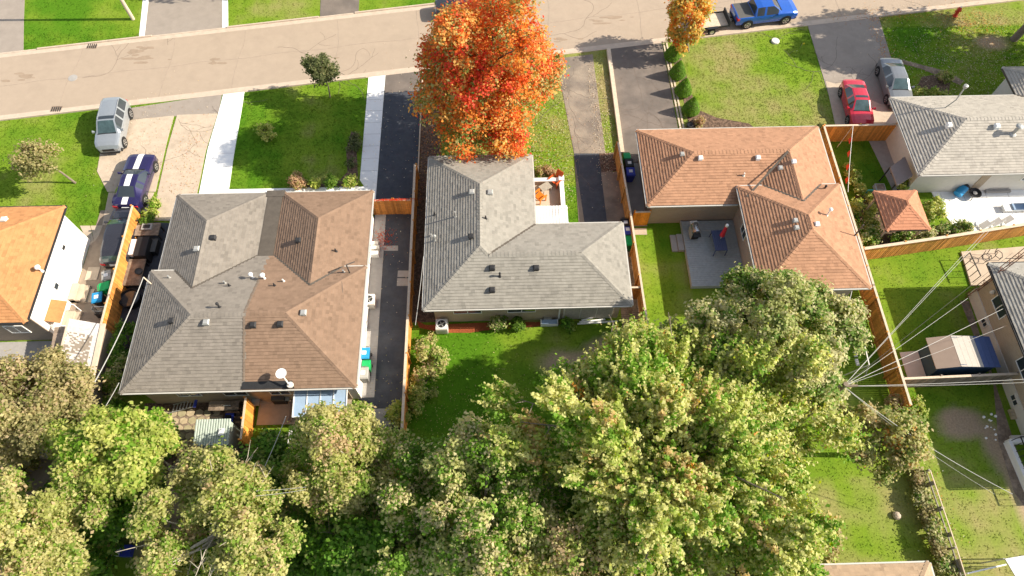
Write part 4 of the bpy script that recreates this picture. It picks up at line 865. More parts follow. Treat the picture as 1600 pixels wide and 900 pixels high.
# ladder
o = thing('ladder', 'aluminium ladder with blue end lying behind the grey half of the duplex', 'ladder', (*P(290, 636), .1))
A_, B_ = Vector((*P(270, 640), .12)), Vector((*P(311, 633), .5)); n_ = Vector((0.02, .26, 0))
for s_ in (-1, 1): MB().bar(A_ + n_ * s_ - Vector((.1 if s_ < 0 else 0, 0, 0)), B_ + n_ * s_ * .95, .05, .05).build('rail', 'metal_g', o)
for k in range(7):
    q = A_.lerp(B_, (k + .5) / 7); MB().bar(q - n_, q + n_, .06, .03).build('rung', 'metal_g', o)
MB().bar(B_ - n_ * 1.2, B_ + n_ * 1.2, .14, .1).build('end_cap', 'navy_lid', o)
# small metal shed behind the duplex
mat('green_grey_metal', (.40, .46, .40), .5, .06, 3, metal=.1)
c4 = PP([(322, 663), (374, 661), (374, 690), (313, 693)], 1.9); x0, x1, y0, y1 = -17.75, -15.75, 10.7, 12.15
o = thing('garden_shed', 'small pale green corrugated metal shed beside the orange privacy fence', 'shed', ((x0 + x1) / 2, (y0 + y1) / 2, 0))
MB().box(x0 + .08, x1 - .08, y0 + .08, y1 - .08, 0, 1.75).build('wall', 'green_grey_metal', o)
for k in range(14):
    xx = x0 + (x1 - x0) * k / 14; wv = (x1 - x0) / 14; b = MB()
    b.hexa([(xx, y0, 1.78), (xx + wv - .012, y0, 1.78), (xx + wv - .012, y1, 2.0), (xx, y1, 2.0), (xx + .03, y0, 1.82), (xx + wv - .042, y0, 1.82), (xx + wv - .042, y1, 2.04), (xx + .03, y1, 2.04)]); b.build('roof_panel', 'green_grey_metal', o)
MB().box(-16.35, -16.05, 11.2, 11.6, 1.9, 2.0).build('roof_vent', 'white', o)
# paver patio pieces
pv = random.Random(8); base_me = None
pxs = np.arange(-20.9, -17.3, .52); pys = np.arange(11.1, 13.0, .47)
HARD.append([(-20.9, 11.1), (-17.2, 11.1), (-17.2, 13.0), (-20.9, 13.0)])
ptc = sheet('paver_patio', [(-21.0, 11.0), (-17.1, 11.0), (-17.1, 13.05), (-21.0, 13.05)], 'soil', .012)
mat('sandstone_a', (.46, .37, .24), .95, .2, 4, .3, 40); mat('sandstone_b', (.38, .33, .20), .95, .2, 4, .3, 40)
for i, xx in enumerate(pxs):
    for j, yy in enumerate(pys):
        b = MB(); dx = pv.uniform(.0, .05); sx = xx + (.2 if j % 2 else 0)
        n_ = 6; pts = [(sx + .25 + math.cos(t * math.pi / 3 + .4) * (.27 + pv.uniform(-.05, .02)), yy + .22 + math.sin(t * math.pi / 3 + .4) * (.24 + pv.uniform(-.04, .015))) for t in range(n_)]
        b.prism(pts, 0, .03 + pv.uniform(0, .012)); ORG[ptc.name] = Vector(ptc.location); b.build('paving_stone', 'sandstone_a' if pv.random() < .6 else 'sandstone_b', ptc)
# back porch of the tan half
o = thing('back_porch', 'small back porch with blue tinted clear roof panels behind the tan half of the duplex', 'porch', (-10.8, 12.9, 0))
mat('blue_panel', (.34, .46, .62), .15, .05, 3, spec=.8); mat('pale_frame', (.62, .50, .38), .7, .1, 3)
for k in range(4):
    xa, xb = -12.2 + k * .76, -12.2 + k * .76 + .73
    MB().hexa([(xa, 12.15, 2.1), (xb, 12.15, 2.1), (xb, 13.7, 2.35), (xa, 13.7, 2.35), (xa, 12.15, 2.13), (xb, 12.15, 2.13), (xb, 13.7, 2.38), (xa, 13.7, 2.38)]).build('roof_panel', 'blue_panel', o)
for k in range(5): MB().bar((-12.22 + k * .76, 12.1, 2.13), (-12.22 + k * .76, 13.75, 2.39), .05, .07).build('rafter', 'white', o)
for xx in (-12.2, -9.2): MB().bar((xx, 12.2, 0), (xx, 12.2, 2.1), .09, .09).build('post', 'pale_frame', o)
MB().bar((-12.25, 12.15, 2.07), (-9.15, 12.15, 2.07), .08, .1).build('beam', 'white', o)
MB().box(-12.9, -11.75, 11.0, 11.9, 0, .3).build('porch_step', 'concrete_w', o)
MB().bar((-12.95, 12.5, .2), (-12.95, 13.8, .2), .12, .3).build('low_wall', 'brown_brick', o)
# satellite dish at the eave
x, y = P(455, 603, 3.5); o = thing('satellite_dish', 'white satellite dish on a mast at the duplex back eave', 'satellite dish', (x, y, 3.2))
MB().tube([(x, y, 3.1), (x - .05, y, 3.9), (x - .3, y + .35, 4.4)], .05, 8).build('mast', 'offwhite', o)
MB().tube([(x, y, 3.62), (x, y, 3.72)], .18, 12).build('mount', 'offwhite', o)
d_ = MB(); d_.lathe(0, 0, [(.01, .0), (.16, .015), (.3, .06), (.3, .075), (.16, .03), (.01, .02)], 18); d_.v = [(a + x - .32, b + y + .38, c + 4.42) for a, b, c in d_.v]; d_.build('dish', 'white', o)
# black items on the back patios
def clutter(name, label, cat, px, py, boxes, m='black', h=0.):
    x, y = P(px, py, h); o = thing(name, label, cat, (x, y, 0.03))
    for nm, (a, b, c, d, e, f), mm_ in boxes: MB().box(a, b, c, d, e, f).build(nm, mm_, o, world=False, bevel=.02)
    return o
clutter('grill', 'dark grill on the concrete behind the duplex', 'grill', 441, 628, [('cart', (-.4, .4, -.2, .2, .1, .7), 'black'), ('hood', (-.38, .38, -.22, .22, .7, .95), 'cover_dark'), ('side_shelf', (.4, .65, -.18, .18, .68, .72), 'metal_g')])
clutter('storage_bench', 'pale bench against the duplex back wall beside the orange privacy fence', 'bench', 405, 623, [('seat', (-.5, .9, -.15, .2, .4, .48), 'offwhite'), ('leg', (-.45, -.4, -.1, .15, 0, .4), 'metal_g'), ('leg', (.8, .85, -.1, .15, 0, .4), 'metal_g')])
clutter('garden_chair', 'small grey chair next to the orange privacy fence on the tan side', 'chair', 403, 632, [('seat', (-.25, .25, -.22, .22, .38, .44), 'grey_lid'), ('backrest', (-.25, .25, .2, .26, .44, .9), 'grey_lid')] + [('leg', (a, a + .05, b, b + .05, 0, .38), 'metal_g') for a in (-.25, .2) for b in (-.22, .17)])
clutter('garden_table', 'dark table frame between the grey wall and the orange privacy fence', 'table', 357, 640, [('tabletop', (-.9, .9, -.3, .3, .7, .75), 'soil')] + [('leg', (a, a + .06, b, b + .06, 0, .7), 'dark') for a in (-.88, .8) for b in (-.28, .2)])
clutter('lawn_mower', 'dark blue mower beside the green corrugated shed', 'lawn mower', 360, 655, [('deck', (-.25, .25, -.3, .3, .08, .22), 'navy_lid'), ('engine', (-.14, .14, -.14, .14, .22, .42), 'black'), ('handle', (-.22, .22, .55, .6, .8, .84), 'white')] + [('wheel', (a, a + .06, b, b + .18, 0, .18), 'tyre') for a in (-.3, .24) for b in (-.3, .14)])
# things between the orange fence and the duplex
clutter('covered_table', 'dark covered table with pale frame on top, top of the alley west of the duplex', 'table', 238, 368, [('tabletop', (-.85, .85, -.5, .5, .7, .78), 'soil'), ('leg', (-.8, -.7, -.4, -.3, 0, .7), 'dark'), ('leg', (.7, .8, -.4, -.3, 0, .7), 'dark'), ('leg', (-.8, -.7, .3, .4, 0, .7), 'dark'), ('leg', (.7, .8, .3, .4, 0, .7), 'dark'), ('tray', (-.35, .35, -.1, .4, .78, .9), 'grey_lid'), ('tray_inner', (-.25, .25, 0, .3, .86, .91), 'dark')])
clutter('covered_grill', 'grill with black cover and white lid in the alley west of the duplex', 'grill', 226, 397, [('cover', (-.15, .65, -.75, .75, 0, 1.0), 'black'), ('lid', (-.6, .0, -.6, .6, .55, .95), 'white'), ('cart', (-.5, -.1, -.6, .6, 0, .5), 'dark')])
clutter('tyre_box', 'small dark box right of the covered grill in the alley', 'box', 243, 390, [('box', (-.3, .3, -.5, .5, 0, .5), 'black'), ('lid', (-.32, .32, -.52, .52, .5, .56), 'cover_dark')])
clutter('workbench', 'brown workbench with a round pot on it in the alley west of the duplex', 'workbench', 217, 433, [('benchtop', (-.6, .6, -1.0, 1.0, .6, .68), 'soil'), ('leg', (-.55, -.45, -.9, -.8, 0, .6), 'dark'), ('leg', (.45, .55, -.9, -.8, 0, .6), 'dark'), ('leg', (-.55, -.45, .8, .9, 0, .6), 'dark'), ('leg', (.45, .55, .8, .9, 0, .6), 'dark')])
x, y = P(205, 468, .3); o = thing('water_tub', 'round black water tub at the shaded end of the alley', 'tub', (x, y, .03)); MB().lathe(0, 0, [(.6, 0), (.68, .55), (.62, .57), (.58, .4), (.1, .38)], 22).build('shell', 'black', o, world=False); MB().lathe(0, 0, [(.57, .40), (.57, .44)], 22).build('water', 'glass', o, world=False)
x, y = P(218, 425, .75); MB().lathe(x, y, [(.2, .72), (.26, .9), (.24, .92), (.2, .8)], 14).build('round_pot', 'cover_dark', label='round dark pot standing on the brown workbench', category='pot')
for k, (px, py, m_, lb) in enumerate(((173, 464, 'soil', 'round wicker basket beside the light blue bin'), (177, 476, 'navy_lid', 'purple blue tub against the fence below the basket'), (170, 475, 'green_body', 'green planter next to the purple blue tub'), (181, 441, 'black', 'black bag between green bin and fence'))):
    x, y = P(px, py, .3); o = MB().lathe(x, y, [(.25, .03), (.34, .4), (.3, .45), (.25, .3), (.02, .28)], 14).build('tub', m_, label=lb, category='container')
clutter('bicycle_pile', 'tangled garden frames leaning by the shed at the fence', 'bike rack', 165, 492, [('frame', (-.5, .5, -.03, .03, .5, .55), 'metal_g'), ('frame', (-.4, .4, .2, .25, .7, .74), 'white'), ('post', (-.5, -.45, -.03, .25, 0, .8), 'metal_g'), ('post', (.45, .5, -.03, .25, 0, .8), 'metal_g'), ('wheel', (-.3, .3, -.3, -.26, .1, .7), 'dark')])
# gas-style slabs at the left wall
for k, (px, py) in enumerate(((144, 428), (135, 463))):
    x, y = P(px, py); MB().box(x - .35, x + .45, y - .5, y + .5, 0, .06).build('wall_slab', 'concrete', label=['upper pale slab against the white side wall', 'lower pale slab against the white side wall near the blue bin'][k], category='slab')
# long weathered shed left
o = thing('old_shed', 'long low shed with weathered patchy white roof at the left fence', 'shed', (-26.2, 15.5, 0))
P4 = [P(111, 500, 2.2), P(158, 506, 2.1), P(138, 598, 2.1), P(88, 590, 2.2)]
rngs = random.Random(77)
mb = MB(); zs = (2.35, 2.05)
def lerp2(a, b, t): return (a[0] + (b[0] - a[0]) * t, a[1] + (b[1] - a[1]) * t)
NR, NC = 40, 17
for i in range(NR):
    for j in range(NC):
        def pt(u, v):
            a = lerp2(P4[0], P4[3], u); b = lerp2(P4[1], P4[2], u); q = lerp2(a, b, v); return q
        u0, u1, v0, v1 = i / NR, (i + 1) / NR, j / NC, (j + 1) / NC; zz = lambda v: 2.4 - .35 * v
        worn = rngs.random() + .9 * (math.sin(i * .31) * math.cos(j * .5 + i * .13)) * .4
        c = (.62, .58, .54) if worn > .62 or j > 13 or i < 9 else (.30, .25, .20); c = jit(c, rngs, .1)
        q = [(*pt(u0, v0), zz(v0) + .03), (*pt(u1, v0), zz(v0) + .0), (*pt(u1, v1), zz(v1) + .0), (*pt(u0, v1), zz(v1) + .03)]
        mb.poly(q, c); mb.poly([q[1], q[0], (q[0][0], q[0][1], q[0][2] - .05), (q[1][0], q[1][1], q[1][2] - .05)][::-1], c)
mb.build('shingles', 'shingle', o, kind='stuff')
mb = MB(); cc = [(a * .985 + -26 * .015, b * .985 + 15.5 * .015) for a, b in P4]; mb.prism(cc, 0, 1.98); mb.build('wall', 'brown_brick', o)
e0, e1 = Vector((*P4[1], 2.08)), Vector((*P4[2], 2.08)); MB().bar(e0 + Vector((.12, 0, 0)), e1 + Vector((.12, 0, 0)), .28, .12).build('fascia', 'pale_frame', o)
e0, e1 = Vector((*P4[0], 2.4)), Vector((*P4[3], 2.4)); MB().bar(e0, e1, .12, .1).build('ridge_board', 'pale_frame', o)
o2 = thing('lean_to', 'narrow patchy roof strip between the left house and the weathered shed', 'lean-to', (-27.5, 15.3, 0))
q = [P(86, 512, 1.9), P(108, 510, 1.9), P(86, 595, 1.9), P(72, 590, 1.9)]; mb = MB()
for i in range(16):
    a, b = lerp2(q[0], q[3], i / 16), lerp2(q[1], q[2], i / 16); c, d = lerp2(q[1], q[2], (i + 1) / 16), lerp2(q[0], q[3], (i + 1) / 16)
    for j in range(4):
        l = lambda s0, s1, t: lerp2(s0, s1, t); qq = [l(a, b, j / 4), l(a, b, (j + 1) / 4), l(d, c, (j + 1) / 4), l(d, c, j / 4)]
        mb.poly([(*qq[0], 1.97), (*qq[1], 1.97), (*qq[2], 1.93), (*qq[3], 1.93)], jit((.34, .26, .2), rngs, .3))
mb.build('shingles', 'shingle', o2, kind='stuff'); MB().prism(q, 0, 1.88).build('wall', 'brown_brick', o2)
o3 = thing('scrap_shelter', 'white board roofed shelter end beyond the weathered shed', 'shelter', (-24.8, 12.5, 0))
q = PP([(140, 600), (146, 602), (139, 632), (131, 628)], 1.2); MB().prism(q, 1.1, 1.16).build('roof', 'white', o3); MB().prism(q, 0, 1.08).build('wall', 'wood_g', o3, defcol=(.3, .26, .22))
q = PP([(128, 640), (142, 640), (155, 650), (148, 665), (126, 662)], .9); MB().prism(q, .8, .9).build('roof', 'woodcap', o3); MB().prism(q, 0, .78).build('wall', 'wood_g', o3, defcol=(.3, .26, .22))
clutter('scrap_pile', 'grey and teal scrap heaped under the left trees', 'scrap pile', 80, 705, [('pallet', (-.8, .3, -.5, .4, .1, .22), 'metal_g'), ('bucket', (.4, .8, -.1, .3, 0, .45), mat('teal', (.08, .35, .36), .5, .1, 4) and 'teal'), ('board', (-.6, .6, .2, .3, .3, .8), 'metal_g'), ('board', (-.2, .9, -.5, -.44, .2, .6), 'offwhite')])
clutter('tarp_bundle', 'white and navy bundle lying in the dark gap between the lower left trees', 'bundle', 193, 862, [('white_bag', (-.5, 0, -.25, .25, 0, .3), 'white'), ('navy_bag', (.02, .6, -.3, .3, 0, .4), 'navy_lid')])
# bungalow porch
o = thing('front_porch', 'brick edged front porch with white slat canopy in the corner of the grey bungalow', 'porch', (3.4, 26.5, 0))
x0, x1 = 1.7, 4.4; ya, yb = P(835, 275, .8)[1], 24.0
yt = P(835, 276, .9)[1]
MB().box(1.65, x1 - .2, 24.0, yt, -.02, .2).build('floor', 'concrete', o)
MB().box(x1 - .22, x1, 24.2, yt, 0, .62).build('side_wall', 'tan_brick', o); MB().box(x1 - .26, x1 + .04, 24.2, yt + .02, .62, .7).build('side_coping', 'concrete_w', o)
MB().box(1.65, x1 - .22, yt - .22, yt, 0, .62).build('front_wall', 'tan_brick', o); MB().box(1.65, x1 - .28, yt - .26, yt + .04, .62, .7).build('front_coping', 'concrete_w', o)
MB().box(x1 - .3, x1 + .08, yt - .3, yt + .1, .0, .85).build('pillar', 'white', o)
xa = P(835, 335, 2.5)[0] + .0; xb = P(888, 335, 2.5)[0]; y0_, y1_ = P(860, 351, 2.5)[1], P(860, 322, 2.5)[1]
for k in range(11):
    wv = (xb - xa) / 11; MB().box(xa + k * wv, xa + k * wv + wv * .8, y0_, y1_, 2.48, 2.54).build('canopy_slat', 'white', o)
MB().box(xa, xb, y0_ + .1, y0_ + .2, 2.38, 2.475).build('canopy_beam', 'offwhite', o); MB().box(xa, xb, y1_ - .2, y1_ - .1, 2.38, 2.475).build('canopy_beam', 'offwhite', o)
MB().bar((xb - .1, y1_ - .15, 0), (xb - .1, y1_ - .15, 2.38), .08, .08).build('canopy_post', 'white', o)
def muskoka(label, px, py, rz, col):
    x, y = P(px, py, .5); o = thing('garden_chair', label, 'chair', (x, y, .2), rz, 'orange porch chairs')
    for k in range(5): MB().box(-.28 + .115 * k, -.28 + .115 * k + .105, -.3, .25, .36, .39).xf(lambda p: Vector((p.x, p.y, p.z - p.y * .2 - .1 + .1))).build('seat_slat', col, o, world=False)
    for k in range(5): MB().hexa([(-.28 + .115 * k, .25, .34), (-.18 + .115 * k, .25, .34), (-.18 + .115 * k, .28, .34), (-.28 + .115 * k, .28, .34), (-.28 + .115 * k, .5, 1.0), (-.18 + .115 * k, .5, 1.0), (-.18 + .115 * k, .53, 1.0), (-.28 + .115 * k, .53, 1.0)]).build('back_slat', col, o, world=False)
    for s_ in (-1, 1):
        MB().box(s_ * .36 - .06, s_ * .36 + .06, -.35, .3, .58, .61).build('armrest', col, o, world=False)
        MB().box(s_ * .36 - .025, s_ * .36 + .025, -.32, -.24, 0, .58).build('leg', col, o, world=False); MB().box(s_ * .33 - .025, s_ * .33 + .025, .2, .28, 0, .58).build('leg', col, o, world=False)
mat('rust_cushion', (.52, .09, .02), .7, .1, 5)
muskoka('rust orange chair nearest the porch corner pillar', 868, 283, -0.75, 'rust_cushion'); muskoka('bright orange chair against the bungalow wall on the porch', 843, 308, 2.3, 'amber')
x, y = P(852, 294, .4); o = thing('side_table', 'grey slatted side table between the two orange porch chairs', 'table', (x, y, .2), .6)
for k in range(6): MB().box(-.4, .4, -.3 + .1 * k, -.3 + .1 * k + .085, .38, .41).build('slat', 'wood_g', o, world=False, defcol=(.36, .32, .26))
for a in (-.35, .3): 
    for b in (-.27, .22): MB().box(a, a + .05, b, b + .05, 0, .38).build('leg', 'wood_g', o, world=False, defcol=(.3, .26, .22))
clutter('grey_cellar_hatch', 'blue grey panel leaning by the back wall of the grey bungalow', 'panel', 858, 506, [('panel', (-.5, .5, -.16, .16, .25, .3), 'blue_panel'), ('frame', (-.56, .56, -.2, -.16, .0, .32), 'white'), ('frame', (-.56, -.5, -.16, .2, .0, .32), 'white'), ('frame', (.5, .56, -.16, .2, .0, .32), 'white')])
o = thing('white_pipes', 'long white boards lying along the bungalow back wall', 'boards', (*P(935, 497), 0.03))
for k in range(3): MB().bar((*P(902 + k * 3, 507 - k * 2), .1 + .08 * k), (*P(965 - k * 20, 503 - k * 2), .1 + .08 * k), .1, .06).build('board', 'white', o)
# deck
DX0, DX1, DY0, DY1 = 12.4, 16.1, 20.9, 26.1
o = thing('deck', 'grey wooden deck in the inner corner of the terracotta roof house', 'deck', (14.3, 23.5, 0))
mat('deck_grey', (.38, .40, .40), .75, .15, 5, .15, 30)
b = MB(); n_ = int((DY1 - DY0) / .142); rdk = random.Random(4)
for k in range(n_): b.box(DX0 + rdk.uniform(0, .015), DX1 - .07, DY0 + k * .142, DY0 + k * .142 + .130, .3, .34 + rdk.uniform(0, .006))
b.build('deck_boards', 'deck_grey', o, kind='stuff'); MB().box(DX0, DX0 + .05, DY0, DY1, 0, .3).build('skirt', 'deck_grey', o); MB().box(DX0 + .05, DX1 - .08, DY0, DY0 + .04, 0, .29).build('skirt', 'deck_grey', o)
for k in range(2): MB().box(11.55 + .42 * k, 11.95 + .42 * k, 23.75, 25.05, 0, .12 + .1 * k).build('step', 'concrete_g', o)
HARD.append([(11.5, 20.9), (16.1, 20.9), (16.1, 26.2), (11.5, 26.2)])
# grill on the deck
x, y = P(1086, 360, 1.0); o = thing('gas_grill', 'silver gas grill standing on the grey deck', 'grill', (x, y, .345), -1.5)
MB().box(-.35, .35, -.25, .25, .08, .8).build('cabinet', 'black', o, world=False, bevel=.02); MB().box(-.36, .36, -.28, -.255, .1, .75).build('door', 'metal_g', o, world=False)
h = MB(); h.tube([(-.36, 0, .86), (.36, 0, .86)], .27, 16); h.v = [(a, b, max(c, .8)) for a, b, c in h.v]; h.build('hood', 'chrome', o, world=False)
for s_ in (-1, 1): MB().box(min(s_ * .37, s_ * .66), max(s_ * .37, s_ * .66), -.24, .24, .8, .84).build('side_shelf', 'offwhite' if s_ < 0 else 'black', o, world=False)
MB().tube([(-.28, -.31, .95), (.28, -.31, .95)], .015, 6).build('handle', 'chrome', o, world=False)
# patio table with closed parasol
mat('blue_table', (.08, .10, .19), .6, .08, 4); mat('red_cloth', (.55, .03, .05), .8, .12, 6)
x, y = P(1122, 380, .7); o = thing('patio_table', 'blue grey patio table with slim legs on the deck', 'table', (x, y, .345), .02)
for k in range(6): MB().box(-.42 + .14 * k, -.42 + .14 * k + .13, -.8, .8, .70, .73).build('top_slat', 'blue_table', o, world=False)
for a in (-.42, .36):
    for b in (-.78, .72): MB().bar((a + .03, b, 0), (a + .03, b * .97, .7), .05, .05).build('leg', 'blue_table', o, world=False)
o = thing('closed_parasol', 'closed red parasol standing through the blue patio table', 'parasol', (x + .1, y + .15, .345))
MB().tube([(0, 0, 0), (0, 0, 2.3)], .022, 8).build('pole', 'white', o, world=False)
MB().lathe(0, 0, [(.03, 2.35), (.07, 2.25), (.11, 1.9), (.15, 1.4), (.17, 1.1), (.1, 1.08)][::-1], 9).build('canopy', 'red_cloth', o, world=False); MB().lathe(0, 0, [(.05, 2.3), (.1, 2.2), (.1, 2.36), (.02, 2.42)], 9).build('top_cap', 'white', o, world=False)
# side canopy of the pale house
qa = [P(1391, 261, 1.75), P(1414.6, 244, 2.0), P(1427, 274, 2.0), P(1402, 290, 1.75)]; qz = [1.75, 2.0, 2.0, 1.75]
o = thing('door_canopy', 'square brown panel canopy standing askew against the side wall of the pale roof house', 'canopy', (28.0, 29.6, .03))
MB().hexa([(*a, z - .16) for a, z in zip(qa, qz)] + [(*a, z) for a, z in zip(qa, qz)]).build('panel', 'cover', o, bevel=.04)
for a, z in zip(qa, qz): MB().bar((28.0 + (a[0] - 28.0) * .88, 29.9 + (a[1] - 29.9) * .88, 0.02), (28.0 + (a[0] - 28.0) * .88, 29.9 + (a[1] - 29.9) * .88, z - .17), .07, .07).build('post', 'dark', o)
# gazebo
o = thing('gazebo', 'square garden gazebo with orange shingle pyramid roof among bushes', 'gazebo', (26.6, 25.2, 0))
rr = (25.12, 28.05, 23.65, 26.8); SLs = SL; SL = 0.62
F, hp = hip_faces(rr, 2.3); roof(o, F, [([rr], 2.3)], tri_tone((.50, .23, .135)), hp, (), 21, ex=.17, lip=.035); SL = SLs
for a in (25.4, 27.75):
    for b in (23.95, 26.5): MB().bar((a, b, 0), (a, b, 2.15), .12, .12).build('post', 'pale_frame', o)
# small things near the gazebo and pale house
clutter('garden_chair', 'tiny pale teal chair in the shaded lawn left of the gazebo', 'chair', 1353, 312, [('seat', (-.22, .22, -.2, .2, .36, .42), 'teal'), ('backrest', (-.22, .22, .2, .25, .42, .85), 'teal')] + [('leg', (a, a + .05, b, b + .05, 0, .36), 'teal') for a in (-.22, .17) for b in (-.2, .15)])
clutter('planter_box', 'grey wooden planter box behind the gazebo roof', 'planter', 1372, 297, [('side', (-.35, .35, -.3, .3, 0, .35), 'wood_g'), ('soil_top', (-.3, .3, -.25, .25, .35, .37), 'soil')])
x, y = P(1503, 298, .5); o = thing('barrel', 'blue barrel lying tilted by the wall of the pale roof house', 'barrel', (x, y, .05)); MB().tube([(-.3, -.2, .3), (.25, .25, .55)], [.3, .3], 16).build('drum', 'blue_lid', o, world=False); MB().tube([(.2, .22, .52), (.34, .33, .6)], .31, 16).build('rim', 'black', o, world=False)
x, y = P(1523, 302, .4); o = thing('fire_pit', 'round black fire pit next to the blue barrel on the white patio', 'fire pit', (x, y, .04)); MB().lathe(0, 0, [(.2, .15), (.42, .4), (.44, .45), (.38, .44), (.1, .3)], 16).build('bowl', 'black', o, world=False); MB().lathe(0, 0, [(.1, .32), (.16, .42), (.02, .46)], 8).build('grate', 'offwhite', o, world=False)
for k in range(3): MB().bar((math.cos(k * 2.1) * .3, math.sin(k * 2.1) * .3, .2), (math.cos(k * 2.1) * .42, math.sin(k * 2.1) * .42, 0), .04, .04).build('leg', 'black', o, world=False)
clutter('low_steps', 'flat pale steps against the back wall of the pale roof house', 'steps', 1556, 297, [('step', (-.9, .9, -.3, .25, 0, .18), 'concrete_g'), ('step', (-.7, .7, -.1, .25, .18, .34), 'concrete_g')])
clutter('patio_swing', 'white framed lounger with blue cushion at the right edge of the white patio', 'lounger', 1583, 328, [('base', (-.9, .7, -.3, .3, .25, .32), 'white'), ('cushion', (-.3, .7, -.28, .28, .32, .42), 'blue_panel'), ('backrest', (.6, .72, -.3, .3, .32, .95), 'blue_lid'), ('leg', (-.85, -.8, -.28, .28, 0, .25), 'white'), ('leg', (.6, .65, -.28, .28, 0, .25), 'white')])
for k in range(3):
    x, y = P(1545 + k * 18, 352 - k * 4, .5); clutter_o = thing('folded_chair', ['white folding chair nearest the flower border on the white patio', 'middle white folding chair leaning by the slanted fence', 'white folding chair closest to the lounger by the slanted fence'][k], 'chair', (x, y, .03), .4)
    MB().bar((-.5, 0, .05), (.5, 0, .5), .05, .05).build('frame', 'white', clutter_o, world=False); MB().bar((-.5, .4, .05), (.5, .4, .5), .05, .05).build('frame', 'white', clutter_o, world=False); MB().hexa([(-.3, .03, .13), (.3, .03, .4), (.3, .37, .4), (-.3, .37, .13), (-.3, .03, .16), (.3, .03, .43), (.3, .37, .43), (-.3, .37, .16)]).build('seat', 'offwhite', clutter_o, world=False)
# H6 yard shed
o = thing('storage_shed', 'shed with brown, beige and navy roof panels beside the beige brick house', 'shed', (27.7, 15.2, 0))
mat('beige_panel', (.42, .38, .33), .6, .06, 4); mat('navy_siding', (.05, .10, .17), .6, .05, 4); mat('brown_panel', (.30, .22, .17), .7, .06, 4)
ya, yb = 14.15, 16.15
MB().box(26.0, 29.35, ya + .12, yb - .12, 0, 1.6).build('wall', 'navy_siding', o)
g = MB()
for yy, s_ in ((ya + .1, -1), (yb - .13, 1)): g.hexa([(26.0, yy, 1.6), (29.35, yy, 1.6), (29.35, yy + .03, 1.6), (26.0, yy + .03, 1.6), (26.9, yy, 2.2), (27.1, yy, 2.22), (27.1, yy + .03, 2.22), (26.9, yy + .03, 2.2)])
g.build('gable', 'navy_siding', o)
def slope_panel(nm, xa, za, xb, zb, m_, par): MB().hexa([(xa, ya, za - .05), (xb, ya, zb - .05), (xb, yb, zb - .05), (xa, yb, za - .05), (xa, ya, za), (xb, ya, zb), (xb, yb, zb), (xa, yb, za)]).build(nm, m_, par)
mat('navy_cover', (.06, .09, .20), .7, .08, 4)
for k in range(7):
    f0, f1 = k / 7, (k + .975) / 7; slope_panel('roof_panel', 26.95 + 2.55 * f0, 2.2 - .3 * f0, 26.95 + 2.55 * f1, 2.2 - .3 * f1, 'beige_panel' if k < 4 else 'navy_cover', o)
slope_panel('roof_panel', 25.6, 1.9, 26.92, 2.2, 'brown_panel', o)
MB().hexa([(24.9, 14.3, 0), (25.95, 14.3, 0), (25.95, 16.0, 0), (24.9, 16.0, 0), (24.9, 14.3, .03), (25.95, 14.3, .22), (25.95, 16.0, .22), (24.9, 16.0, .03)]).build('ramp', 'offwhite', o)
o = thing('concrete_well', 'white concrete stairwell wall with black railing at the right edge', 'stairwell', (30, 9, 0))
q0, q1 = P(1570, 692), P(1612, 790)
MB().bar((*q0, .25), (*q1, .25), .22, .5).build('kerb_wall', 'concrete_w', o); MB().bar((*q0, .249), (q0[0] + 2, q0[1], .249), .22, .498).build('kerb_wall', 'concrete_w', o)
for k in range(12):
    a = lerp2(q0, q1, k / 11); MB().bar((a[0] + .08, a[1], .5), (a[0] + .08, a[1], 1.3), .03, .03).build('baluster', 'dark', o)
MB().bar((q0[0] + .08, q0[1], 1.3), (q1[0] + .08, q1[1], 1.3), .05, .05).build('hand_rail', 'dark', o); MB().bar((q0[0] + .08, q0[1], 1.3), (q0[0] + 1.6, q0[1], 1.3), .05, .05).build('hand_rail', 'dark', o)
rb_ = random.Random(5); x, y = P(1584, 648); o = thing('brick_stack', 'small stack of pale bricks against the beige brick house', 'brick stack', (x, y, .02))
for k in range(18): MB().box(-.3 + .22 * (k % 3), -.1 + .22 * (k % 3), -.3 + .2 * ((k // 3) % 3), -.12 + .2 * ((k // 3) % 3), .1 * (k // 9), .09 + .1 * (k // 9)).build('brick', 'sandstone_a', o, world=False)
o = thing('white_log', 'pale concrete block lying at the corner of the stairwell', 'block', (*P(1587, 684), 0.02)); MB().box(-.4, .4, -.1, .1, 0, .2).build('block', 'offwhite', o, world=False, bevel=.02)
for k in range(14):
    x, y = P(1536 + rb_.uniform(0, 20), 646 + k * 3 + rb_.uniform(-3, 3)); s_ = rb_.uniform(.04, .09); MB().lathe(x, y, [(s_, 0), (s_ * .9, s_), (s_ * .3, s_ * 1.3)], 6).build('stone', 'concrete_w', label='small pale stone scattered on the bare dirt patch in the shaded right lawn', category='stone', group='stones on the dirt patch')
